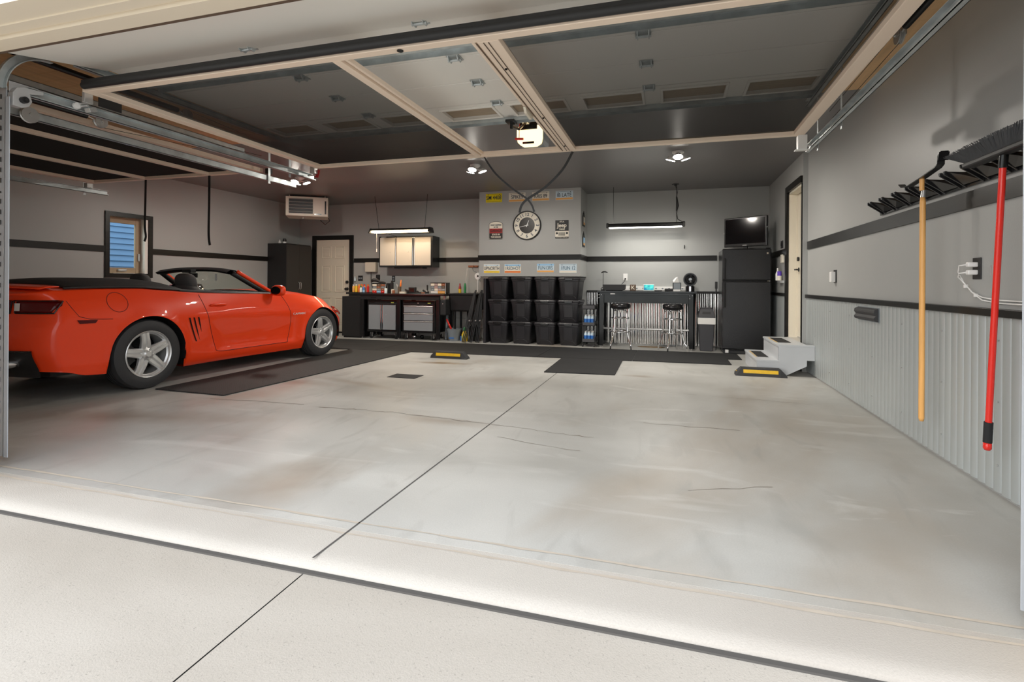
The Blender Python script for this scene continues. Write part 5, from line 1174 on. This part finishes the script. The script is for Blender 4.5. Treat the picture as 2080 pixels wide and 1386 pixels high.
# Jeep sign
x,z=-1.87,2.10
t=thing('tin_sign',(x,YF,z-.165),"black tin sign with a white jeep grille drawing, right of the clock",'sign')
s=mk('sign_sheet',MB().box(x-.122,x+.122,YF-.005,YF,z-.165,z+.165),M['platecr'],t)
mk('black_field',MB().box(x-.122,x+.122,YF-.0065,YF-.005,z-.03,z+.165).box(x-.122,x+.122,YF-.0065,YF-.005,z-.165,z-.135),M['blackm'],s)
text('lettering',"IT'S A",.034,(x,YF-.008,z+.135),M['platecr'],s,bold=.001); text('lettering','Jeep',.105,(x,YF-.008,z+.07),M['platecr'],s,sx=.95,bold=.002); text('lettering','THING',.034,(x,YF-.008,z+.0),M['platecr'],s,bold=.001)
mb=MB()
for k in range(7): mb.box(x-.06+.0175*k,x-.05+.0175*k,YF-.0065,YF-.005,z-.115,z-.055)
mk('grille_slot',mb,M['blackm'],s)
for a in (-.092,.092): mk('headlight_mark',MB().cyl((x+a,YF-.0065,z-.07),(x+a,YF-.005,z-.07),.02,20),M['blackm'],s)
text('small_print','YOU WOULDN\'T UNDERSTAND',.018,(x,YF-.008,z-.150),M['platecr'],s,sx=.8)
# plaques on the bulkhead side
for z,lab,m in ((2.30,'upper small lantern shaped plaque on the bulkhead side','platecr'),(1.925,'lower small lantern shaped plaque with blue picture on bulkhead side','lblue')):
    t=thing('plaque',(C1+.01,9.56,z-.13),lab,'plaque','plaques on the bulkhead side'); X=C1+.0005
    mk('backing',MB().prism([(9.46,z-.13),(9.68,z-.13),(9.68,z+.05),(9.61,z+.12),(9.53,z+.12),(9.46,z+.05)],'X',X,X+.016),M['blackm'],t,bevel=.002)
    mk('picture',MB().box(X+.016,X+.018,9.49,9.65,z-.10,z+.04),M[m],t); mk('hanger_loop',MB().tube([(X+.008,9.55,z+.12),(X+.008,9.57,z+.155),(X+.008,9.59,z+.12)],.004,6),M['dsteel'],t)
    mk('picture_band',MB().box(X+.018,X+.019,9.49,9.65,z-.10,z-.06),M['plateor'],t)
# ---------------------------------------------------------------- bar table
TT=1.0
t=thing('bar_table',(-.4,9.55,0),'long dark steel bar-height table in front of corrugated metal','bar table')
mk('table_top',MB().box(-1.235,.435,9.28,9.86,TT-.035,TT),M['dsteel'],t,bevel=.004)
mk('apron',MB().box(-1.12,.33,9.34,9.36,.79,TT-.036),M['dsteel'],t); mk('apron_lip',MB().box(-1.14,.35,9.29,9.335,TT-.07,TT-.04),M['dsteel'],t,bevel=.003)
mk('maker_plate',MB().box(-1.0,-.92,9.285,9.29,TT-.06,TT-.045),M['whitep'],t)
for x0,x1 in ((-1.22,-1.115),(.30,.405)):
    for y in (9.30,9.74):
        l=mk('leg',MB().prism([(x0+.0,TT-.036),(x1,TT-.036),(x1-.012,.03),(x0+.012,.03)],'Y',y,y+.035).box(x0 if x0<0 else x1-.03,x0+.03 if x0<0 else x1,y,y+.08,.03,TT-.036),M['dsteel'],t,bevel=.003)
        mk('levelling_foot',MB().lathe([(0,0),(.026,0),(.026,.014),(.01,.02),(.01,.03)],((x0+x1)/2,y+.03,0),'Z',12),M['chrome'],l)
        if y<9.5: mk('rivet',MB().cyl((x0+.02,y-.003,.93),(x0+.02,y,.93),.006,8).cyl((x0+.02,y-.003,.88),(x0+.02,y,.88),.006,8).cyl((x0+.06,y-.003,.93),(x0+.06,y,.93),.006,8),M['steel'],l)
mk('foot_rail',MB().cyl((-1.16,9.45,.33),(.35,9.45,.33),.017,12).cyl((-1.17,9.33,.33),(-1.17,9.77,.33),.017,12).cyl((.35,9.33,.33),(.35,9.77,.33),.017,12),M['steel'],t,smooth=40)
def stool(x,y,label,seat):
    t=thing('bar_stool',(x,y,0),label,'bar stool','backless bar stools at the table')
    mk('seat',MB().lathe([(0,.69),(.13,.69),(.155,.70),(.168,.72),(.17,.75),(.16,.775),(.135,.787),(0,.79)],(x,y,0),'Z',32),M['black'],t,smooth=40)
    mk('seat_plate',MB().lathe([(.02,.685),(.11,.68),(.115,.69)],(x,y,0),'Z',24).cyl((x,y,.63),(x,y,.69),.018,12),M['chrome'],t,smooth=40)
    for k in range(4):
        a=PI/4+PI/2*k+.12; c,s=math.cos(a),math.sin(a)
        mk('leg',MB().tube([(x+c*r,y+s*r,z) for r,z in ((.03,.672),(.10,.675),(.132,.655),(.142,.61),(.150,.45),(.158,.31),(.20,.14),(.235,.10),(.245,.0))],.0125,8),M['chrome'],t,smooth=True)
    for r,z in ((.148,.535),(.172,.30)): mk('foot_ring',MB().tube([(x+r*math.cos(b),y+r*math.sin(b),z) for b in [2*PI*i/32 for i in range(32)]],.0115,8,closed=True),M['chrome'],t,smooth=True)
    return t
s1=stool(-.815,9.2,'chrome bar stool with round black seat, the left one at bar table',0)
dup(s1,(.045,9.22,0),'chrome bar stool with round black seat, the right one at bar table',rz=.35)
# things on the bar table
o=mk('stereo_box',MB().prism([(-1.155,TT+.11),(-.755,TT+.11),(-.765,TT+.03),(-.80,TT+.008),(-1.11,TT+.008),(-1.145,TT+.03)],'Y',9.42,9.64).box(-1.1,-.81,9.46,9.6,TT,TT+.012),M['blackm'],bevel=.004)
tag(o,'wide low black tray box on the left of bar table','box')
t=thing('desk_lamp',(-1.175,9.7,TT),'slim black lamp with curved head at bar table left end','lamp')
mk('lamp_base',MB().cyl((-1.18,9.72,TT),(-1.18,9.72,TT+.02),.04,18),M['blackm'],t,smooth=40); mk('lamp_stem',MB().cyl((-1.18,9.72,TT+.02),(-1.18,9.72,TT+.33),.005,8),M['blackm'],t)
mk('lamp_head',MB().tube([(-1.215,9.72,TT+.325),(-1.18,9.72,TT+.345),(-1.14,9.72,TT+.345),(-1.10,9.72,TT+.33)],[.006,.014,.014,.006],8),M['blackm'],t,smooth=True)
mk('lamp_cord',MB().tube([(-1.215,9.7,TT+.005),(-1.24+.03,9.66,TT+.04),(-1.17,9.6,TT+.06),(-1.156,9.6,TT+.06)],.005,6),M['blackm'],t)
t=plate('wall_outlet',-.80,1.25,.08,.13,'white outlet with black cord above the black tray box','outlet',m='whitep')
mk('cord',MB().tube([(-.80,BX-.02,1.22),(-.81,9.9,1.17),(-.84,9.7,1.12)],.006,6).cyl((-.80,BX-.03,1.22),(-.80,BX-.01,1.22),.014,8),M['blackm'],t)
t=thing('power_strip',(-.2,9.95,1.03),'long white power strip on the wall behind the bar table','power strip')
mk('strip_body',MB().box(-.80,.27,BX-.045,BX-.001,1.005,1.075),M['whitep'],t,bevel=.006)
mb=MB()
for k in range(9): mb.box(-.72+.115*k,-.69+.115*k,BX-.047,BX-.045,1.03,1.055)
mk('socket',mb,M['greyp'],t)
t=thing('letter_frame',(-.63,9.65,TT),'small dark square frame showing the letter K','frame')
mk('block',MB().box(-.69,-.585,9.62,9.66,TT,TT+.11),M['copper'] if False else M['brown'],t,bevel=.003); text('lettering','K',.095,(-.6375,9.617,TT+.055),M['platecr'],t,bold=.001)
t=thing('digital_tablet',(-.36,9.6,TT),'white framed tablet showing a teal sea picture','tablet')
mk('bezel',MB().obox((-.36,9.6,TT+.062),(.19,.012,.12),(.12,0,0)),M['whitep'],t,bevel=.005)
def seaglow():
    m,n,b,out=nt('tablet_picture'); t=n.nodes.new('ShaderNodeTexNoise'); t.inputs['Scale'].default_value=9; r=n.nodes.new('ShaderNodeValToRGB'); r.color_ramp.elements[0].color=(.0,.10,.28,1); r.color_ramp.elements[1].color=(.10,.75,.6,1); r.color_ramp.elements[0].position=.35; r.color_ramp.elements[1].position=.62
    tc=n.nodes.new('ShaderNodeTexCoord'); n.links.new(tc.outputs['Object'],t.inputs['Vector']); n.links.new(t.outputs[0],r.inputs[0]); n.links.new(r.outputs[0],b.inputs['Base Color']); n.links.new(r.outputs[0],b.inputs['Emission Color']); b.inputs['Emission Strength'].default_value=.5; return m
mk('display',MB().obox((-.36,9.5925,TT+.063),(.165,.002,.092),(.12,0,0)),seaglow(),t)
o=mk('remote',MB().box(-.26,-.13,9.46,9.50,TT,TT+.018),M['blackm'],bevel=.004); tag(o,'small black remote right of the tablet','remote')
o=mk('black_dish',MB().box(-.09,.05,9.5,9.6,TT,TT+.045),M['blackm'],bevel=.01); tag(o,'low black box between tablet and tissue box','box')
t=thing('tissue_box',(.115,9.55,TT),'tissue box with dark frame and white tissue standing up','tissue box')
mk('cover',MB().box(.045,.185,9.5,9.62,TT,TT+.15),M['blackm'],t,bevel=.004); mk('front_panel',MB().box(.06,.17,9.496,9.50,TT+.035,TT+.14),M['greyp'],t); mk('base_strip',MB().box(.055,.175,9.494,9.50,TT+.002,TT+.032),M['whitep'],t)
mk('tissue',MB().add([(.06,9.55,TT+.15),(.15,9.56,TT+.15),(.125,9.55,TT+.25),(.09,9.57,TT+.235),(.05,9.58,TT+.19),(.1,9.60,TT+.15)],[(0,1,2,3),(0,3,4),(4,3,5),(3,2,1,5)]),M['paper'],t,solid=.003)
t=thing('table_fan',(.33,9.6,TT),'small round black table fan at bar table right end','fan')
mk('fan_base',MB().lathe([(0,0),(.075,0),(.075,.085),(.06,.095),(0,.095)],(.335,9.62,TT),'Z',24),M['black'],t,smooth=40)
mk('chrome_strip',MB().box(.32,.345,9.54,9.548,TT+.005,TT+.085),M['chrome'],t)
mk('fan_ring',MB().lathe([(.095,-.04),(.112,-.04),(.118,0),(.105,.05),(.06,.08),(0,.085)],(.335,9.6,TT+.205),'Y',36),M['black'],t,smooth=40)
mb=MB()
for k in range(5):
    a=2*PI*k/5; c,s=math.cos(a),math.sin(a); mb.add([(.335+c*.02-s*.02,9.575,TT+.205+s*.02+c*.02),(.335+c*.095-s*.035,9.59,TT+.205+s*.095+c*.035),(.335+c*.095+s*.02,9.57,TT+.205+s*.095-c*.02)],[(0,1,2)])
mk('fan_blade',mb,M['dsteel'],t,solid=.003)
for r in (.035,.06,.085): mk('grille_ring',MB().tube([(.335+r*math.cos(b),9.555,TT+.205+r*math.sin(b)) for b in [2*PI*i/28 for i in range(28)]],.0022,5,closed=True),M['dsteel'],t)
mk('hub_cap',MB().cyl((.335,9.545,TT+.21),(.335,9.56,TT+.21),.024,20),M['silver'],t,smooth=40)
o=mk('wall_hook',MB().tube([(.245,BX-.001,1.83),(.245,BX-.03,1.81),(.245,BX-.03,1.77),(.245,BX-.045,1.78)],.008,8),M['blackm']); tag(o,'small black hook on the wall below the white shop light','hook')
# bottle trolley
t=thing('bottle_rack',(-1.37,9.4,0),'narrow grey three-shelf rolling cart between totes and bar table','cart')
M['cart']=pm('cart_grey',(.07,.07,.075),.5)
for z0,z1 in ((.075,.145),(.37,.435),(.665,.735)):
    mk('shelf',MB().box(-1.485,-1.275,9.27,9.75,z0,z0+.012).box(-1.485,-1.275,9.27,9.282,z0,z1).box(-1.485,-1.275,9.738,9.75,z0,z1).box(-1.485,-1.473,9.282,9.738,z0,z1).box(-1.287,-1.275,9.282,9.738,z0,z1),M['cart'],t)
for x in (-1.48,-1.28):
    for y in (9.277,9.743):
        mk('post',MB().cyl((x,y,.06),(x,y,.74),.007,8),M['cart'],t); mk('caster',MB().cyl((x-.012,y+.01,.028),(x+.012,y+.01,.028),.028,14),M['blackm'],t,smooth=40)
def wbottle():
    t=thing('water_bottle',(0,0,0),'x','water bottle','water bottles on the grey rolling cart')
    M['pet']=pm('water_bottle_plastic',(.62,.75,.85),.12)
    mk('bottle',MB().lathe([(0,0),(.027,0),(.029,.01),(.029,.13),(.02,.155),(.012,.165),(0,.166)],(0,0,0),'Z',16),M['pet'],t,smooth=40,local=True)
    mk('label',MB().lathe([(.0295,.05),(.0295,.115)],(0,0,0),'Z',16),M['blue'],t,smooth=True,local=True)
    mk('cap',MB().lathe([(0,.166),(.015,.166),(.015,.185),(0,.185)],(0,0,0),'Z',12),M['whitep'],t,smooth=40,local=True); return t
b0=wbottle(); first=True
for si,z in enumerate((.0875,.3825)):
    for c in range(3):
        for r in range(3):
            loc=(-1.44+.061*c,9.33+.075*r,z); lab='water bottle on the %s shelf of the cart, %s row, %s'%(['bottom','middle'][si],['front','second','third'][r],['left','centre','right'][c])
            if first: b0.location=loc; b0['label']=lab; first=False
            else: dup(b0,loc,lab)
# trash can
t=thing('trash_can',(.59,9.45,0),'slim black swing-lid bin with white liner between table and fridge','trash can')
R=lambda w,d,z:[(.59-w/2,9.31+(.26-d)/2,z),(.59+w/2,9.31+(.26-d)/2,z),(.59+w/2,9.31+(.26+d)/2,z),(.59-w/2,9.31+(.26+d)/2,z)]
mb=MB().grid([R(.20,.20,0),R(.26,.255,.56)],closed=True); mb.f.append((0,1,2,3)); M['bin']=pm('bin_charcoal',(.045,.045,.05),.45); mk('bin_body',mb,M['bin'],t,bevel=.012)
mk('liner_bag',MB().grid([[(.59+(w/2)*sx*(1+.01*math.sin(k*7+z*50)),9.31+.13+(d/2)*sy*(1+.02*math.sin(k*5)),z) for k,(sx,sy) in enumerate([(-1,-1),(-.5,-1.02),(0,-1),(.5,-1.03),(1,-1),(1,0),(1,1),(0,1),(-1,1),(-1,0)])] for w,d,z in ((.268,.262,.565),(.275,.268,.52),(.272,.266,.455))],closed=True),M['paper'],t,smooth=30)
mb=MB().grid([R(.275,.27,.565),R(.265,.26,.59),R(.20,.20,.71),R(.19,.10,.73)],closed=True); mb.f.append((12,13,14,15)); mk('lid',mb,M['bin'],t,bevel=.008)
mk('swing_flap',MB().obox((.59,9.335,.665),(.14,.012,.09),(-.28,0,0)),M['blackm'],t,bevel=.01)
t=thing('wall_duster',(.74,9.4,0),'black long handled duster on a thin pole left of the fridge','duster')
mk('pole',MB().cyl((.745,9.42,.0),(.745,9.42,.98),.006,8),M['chrome'],t); mk('duster_head',MB().box(.725,.765,9.40,9.44,1.05,1.17).cyl((.745,9.42,.92),(.745,9.42,1.06),.012,8),M['blackm'],t,bevel=.008)
o=mk('floor_rug',MB().prism([(-.55+.0,9.62),(-.48,9.55),(-.15,9.55),(-.08,9.62),(-.15,9.70),(-.48,9.70)],'Z',.0006,.008),M['copper'] if False else pm('tan_rug',srgb(150,128,98),.9,noise=.2,scale=20)); tag(o,'small tan rug on the floor under the bar table','rug')
# ---------------------------------------------------------------- fridge and tv
t=thing('refrigerator',(1.16,9.45,0),'tall black top-freezer refrigerator in the right corner','refrigerator')
FX0,FX1,FYf=.81,1.535,9.10
mk('cabinet_body',MB().box(FX0+.005,FX1-.005,FYf+.065,9.84,.05,1.69).box(FX0+.03,FX1-.03,FYf+.05,9.8,0.0,.05),M['fridge'],t,bevel=.008)
mk('kick_plate',MB().box(FX0+.02,FX1-.02,FYf+.03,FYf+.05,.01,.055),M['blackm'],t)
for nm,z0,z1,ha,hb in (('door',.075,1.175,.75,1.15),('freezer_door',1.19,1.70,1.21,1.55)):
    d=mk(nm,MB().box(FX0,FX1,FYf,FYf+.06,z0,z1),M['fridge'],t,bevel=.018)
    mk('handle',MB().box(FX0+.012,FX0+.04,FYf-.03,FYf+.004,ha,hb).box(FX0+.04,FX0+.06,FYf-.01,FYf+.002,ha,hb) ,M['black'],d,bevel=.01)
mk('hinge_cover',MB().box(FX1-.08,FX1-.01,FYf+.01,FYf+.05,1.701,1.715),M['blackm'],t,bevel=.003); mk('hinge',MB().box(FX1-.06,FX1-.02,FYf-.003,FYf+.02,1.1785,1.187),M['chrome'],t)
mk('energy_tag',MB().box(FX0+.05,FX0+.10,FYf-.004,FYf,.02,.07),M['whitep'],t)
mk('badge',MB().box(FX1-.07,FX1-.045,FYf-.004,FYf,1.61,1.64),M['chrome'],t)
a=math.atan2(-.42,.60); t=thing('television',(1.17,9.3,1.701),'black flat television standing on the refrigerator','television',rz=a)
w=.72/2
mk('tv_body',MB().box(-w,w,-.01,.05,.045,.53),M['black'],t,local=True,bevel=.01)
mk('tv_panel',MB().box(-w+.025,w-.025,-.0125,-.0105,.095,.505),M['screen'],t,local=True)
mk('tv_stand',MB().box(-.03,.03,.0,.04,.012,.06).box(-.14,.14,-.06,.12,0,.012),M['black'],t,local=True,bevel=.004)
mk('brand_badge',MB().box(-.035,.035,-.0125,-.0105,.062,.07),M['steel'],t,local=True); mk('side_clip',MB().box(-w-.006,-w,-.008,.0,.27,.29).box(w,w+.006,-.008,.0,.33,.35),M['whitep'],t,local=True)
# ---------------------------------------------------------------- far right wall
def wthing(name,x,y,z,w,h,dp,m,label,cat):
    o=mk(name,MB().box(x-dp,x-.0005,y-w/2,y+w/2,z-h/2,z+h/2),M[m],bevel=.004); return tag(o,label,cat)
t=thing('light_switch',(RX2,8.88,1.745),'black triple switch plate left of the house door','light switch')
mk('switch_plate',MB().box(RX2-.006,RX2-.0005,8.80,8.97,1.685,1.80),M['blackm'],t,bevel=.002)
for k in range(3): mk('toggle',MB().box(RX2-.012,RX2-.006,8.82+.05*k,8.85+.05*k,1.72,1.77),M['black'],t)
wthing('keypad',RX2,8.80,1.52,.11,.125,.03,'platecr','cream thermostat box below the black switch plate','thermostat')
t=thing('wall_caddy',(RX2,8.85,1.15),'wall holder with white sprayer and purple top left of house door','caddy')
mk('holder',MB().box(RX2-.05,RX2-.0005,8.74,8.98,1.15,1.19),M['steel'],t); mk('sprayer',MB().lathe([(0,0),(.03,0),(.032,.10),(.012,.15),(.012,.19),(0,.19)],(RX2-.055,8.92,1.19),'Z',16),M['whitep'],t,smooth=40)
mk('purple_top',MB().lathe([(0,0),(.03,0),(.03,.07),(0,.07)],(RX2-.055,8.78,1.26),'Z',16),pm('purple',(.12,.05,.5),.4),t,smooth=40); mk('jar',MB().lathe([(0,0),(.03,0),(.03,.07),(0,.07)],(RX2-.055,8.78,1.19),'Z',16),M['platecr'],t,smooth=40)
# ---------------------------------------------------------------- near right wall
t=thing('wall_switch',(RX,6.4,1.15),'white plug-in box on a black outlet plate near the house door','outlet')
mk('cover_plate',MB().box(RX-.006,RX-.0005,6.33,6.43,1.15,1.285),M['blackm'],t,bevel=.002); mk('plug_in',MB().box(RX-.05,RX-.006,6.35,6.42,1.155,1.265),M['whitep'],t,bevel=.006)
t=thing('wall_outlet',(RX,3.66,1.16),'black outlet plate with two white plugs beside the red pole','outlet')
mk('cover_plate',MB().box(RX-.007,RX-.0005,3.625,3.71,1.16,1.285),M['blackm'],t,bevel=.003)
for z,dz in ((1.245,0),(1.20,0)): mk('plug',MB().obox((RX-.03,3.665,z),(.05,.032,.028)),M['whitep'],t,bevel=.006)
def plugcord(z,off): return [(RX-.055,3.668,z),(RX-.075,3.70,z-.005),(RX-.06,3.745,z-.03-off),(RX-.03,3.75,1.14),(RX-.012,3.70,1.085),(RX-.010,3.60,1.045+off),(RX-.010,3.45,1.033+off),(RX-.01,3.3,1.032+off),(RX-.01,2.3,1.03+off)]
mk('cord',MB().tube(plugcord(1.245,.012),.0042,6),M['whitep'],t,smooth=True); mk('cord',MB().tube(plugcord(1.20,-.004),.0042,6),M['whitep'],t,smooth=True)
for p in ((RX-.025,3.74,1.12),(RX-.012,3.66,1.068),(RX-.01,3.49,1.036)): mk('cable_tie',MB().obox(p,(.02,.014,.02)),M['whitep'],t,bevel=.003)
t=thing('wall_bumper',(RX,5.37,.81),'black wavy rubber door guard screwed to the grey corrugated wall','door guard')
pr=[(RX-.014,.81),(RX-.045,.82),(RX-.05,.84),(RX-.035,.862),(RX-.05,.885),(RX-.045,.91),(RX-.014,.925)]
mk('rubber_pad',MB().prism([(p[0],p[1]) for p in pr],'Y',5.12,5.62),M['tire'],t,bevel=.003); mk('backing_plate',MB().box(RX-.0145,RX-.0125,5.11,5.63,.805,.93),M['greyp'],t)
# tool rack
t=thing('tool_rack',(RX,4.1,1.70),'long black tool rack with slotted arms on the right wall','tool rack')
mk('rail',MB().box(RX-.016,RX-.0005,2.6,5.10,1.708,1.75),M['black'],t,bevel=.002)
ys=[5.035-.243*k for k in range(10)]
for y in ys:
    pz=[(RX-.016,1.708),(RX-.016,1.765),(RX-.118,1.812),(RX-.13,1.808),(RX-.128,1.79),(RX-.05,1.735)]
    for dy in (0,-.055): mk('arm',MB().prism(pz,'Y',y+dy-.006,y+dy+.006),M['black'],t,bevel=.002)
    mk('gusset',MB().add([(RX-.118,y-.062,1.806),(RX-.03,y-.062,1.725),(RX-.02,y-.225,1.725),(RX-.02,y-.18,1.775),(RX-.06,y-.15,1.765)],[(0,1,4),(1,2,4),(2,3,4),(0,4,3)]),M['black'],t,solid=.004)
# wooden handled scraper
t=thing('ice_scraper',(1.56,3.99,.25),'wooden handled scraper with bent black blade hanging on rack','scraper')
mk('handle',MB().tube([(1.555,3.99,.25),(1.555,3.99,.27),(1.555,3.99,1.66),(1.555,3.99,1.69)],[.012,.0165,.0165,.013],14),M['wood'],t,smooth=True)
mk('ferrule',MB().cyl((1.555,3.99,1.69),(1.56,3.99,1.735),.014,12,.011),M['steel'],t,smooth=40)
sh=[(4.30,1.825),(4.26,1.80),(4.17,1.79),(3.95,1.812),(3.78,1.835),(3.745,1.85),(3.74,1.90),(3.70,1.915)]
mk('blade',MB().grid([[(1.55+dx,y,z+dz) for dx,dz in ((-.02,0),(.02,.0),(.02,.006),(-.02,.006))] for y,z in sh],closed=True),M['black'],t)
mk('brass_collar',MB().cyl((1.55,3.99,1.735),(1.55,3.99,1.815),.014,12),M['wood'],t,smooth=40)
mk('blade_tip',MB().obox((1.55,3.712,1.893),(.055,.006,.05),(.3,0,0)),M['black'],t,bevel=.002)
# push broom
t=thing('push_broom',(1.54,3.1,.28),'red pole push broom with dark bristles up, hanging on rack','broom')
mk('pole',MB().tube([(1.553,3.245,.43),(1.553,3.14,1.70)],.0145,14),M['redp'],t,smooth=40)
mk('grip',MB().cyl((1.553,3.2535,.325),(1.553,3.245,.43),.019,18),M['rubber'],t,smooth=40)
mk('end_cap',MB().tube([(1.553,3.255,.285),(1.553,3.2545,.295),(1.553,3.2535,.325)],[.012,.018,.018],14),M['redp'],t,smooth=True)
mk('socket',MB().cyl((1.553,3.14,1.70),(1.553,3.13,1.775),.019,16),M['dsteel'],t,smooth=40)
mk('head_block',MB().obox((1.545,3.135,1.772),(.06,.60,.026)),M['blackm'],t,bevel=.006)
mk('wear_mark',MB().obox((1.5365,3.2,1.20),(.002,.008,.05)),M['steel'],t)
mb=MB(); rb=random.Random(4); NB=170; YB0,YB1,YT0,YT1=2.85,3.42,2.70,3.60
for sx in (-1,-.33,.33,1):
    for i in range(NB):
        q=(i+rb.random()*.6)/NB; y=lerp(YB0,YB1,q); yt=lerp(YT0,YT1,q); x=1.545+sx*.022; xt=1.545+sx*.046; zt=1.868-.012*abs(2*q-1)**3+rb.uniform(-.004,.002); w=.0028
        mb.add([(x,y-w*.7,1.783),(x,y+w*.7,1.783),(xt,yt+w*1.1,zt),(xt,yt-w*1.1,zt)],[(0,1,2,3)])
mb.grid([[(1.527,YB0,1.783),(1.563,YB0,1.783),(1.563,YB1,1.783),(1.527,YB1,1.783)],[(1.506,YT0+.01,1.856),(1.584,YT0+.01,1.856),(1.584,YT1-.01,1.856),(1.506,YT1-.01,1.856)]],closed=True)
o=mk('bristles',mb,pm('bristle',(.03,.035,.044),.45,noise=.5,scale=40,stretch=(1,6,.3)),t); o['kind']='stuff'
# ---------------------------------------------------------------- daylight and view
sc=bpy.context.scene
W=D.worlds.new('overcast_sky'); sc.world=W; W.use_nodes=True; n=W.node_tree; n.nodes.clear()
o=n.nodes.new('ShaderNodeOutputWorld'); b=n.nodes.new('ShaderNodeBackground'); g=n.nodes.new('ShaderNodeTexGradient'); tc=n.nodes.new('ShaderNodeTexCoord')
mp=n.nodes.new('ShaderNodeMapping'); mp.inputs['Rotation'].default_value=(0,PI/2,0); r=n.nodes.new('ShaderNodeValToRGB')
n.links.new(tc.outputs['Generated'],mp.inputs[0]); n.links.new(mp.outputs[0],g.inputs[0]); n.links.new(g.outputs[0],r.inputs[0])
sx=n.nodes.new('ShaderNodeSeparateXYZ'); n.links.new(tc.outputs['Generated'],sx.inputs[0]); n.links.new(sx.outputs['Z'],r.inputs[0])
r.color_ramp.elements[0].position=0; r.color_ramp.elements[0].color=(.95,.97,1,1); r.color_ramp.elements[1].position=1; r.color_ramp.elements[1].color=(.80,.88,1,1)
n.links.new(r.outputs[0],b.inputs[0]); b.inputs[1].default_value=SKY; n.links.new(b.outputs[0],o.inputs[0])
l=D.lights.new('sun','SUN'); l.energy=SUN; l.angle=math.radians(60); l.color=(1,.97,.92); o=D.objects.new('sun',l); o.rotation_euler=(math.radians(62),0,math.radians(-28)); col.objects.link(o)
vs=sc.view_settings; vs.view_transform='Standard'; vs.look='None'; vs.gamma=1; vs.use_curve_mapping=False; vs.exposure=EXPO
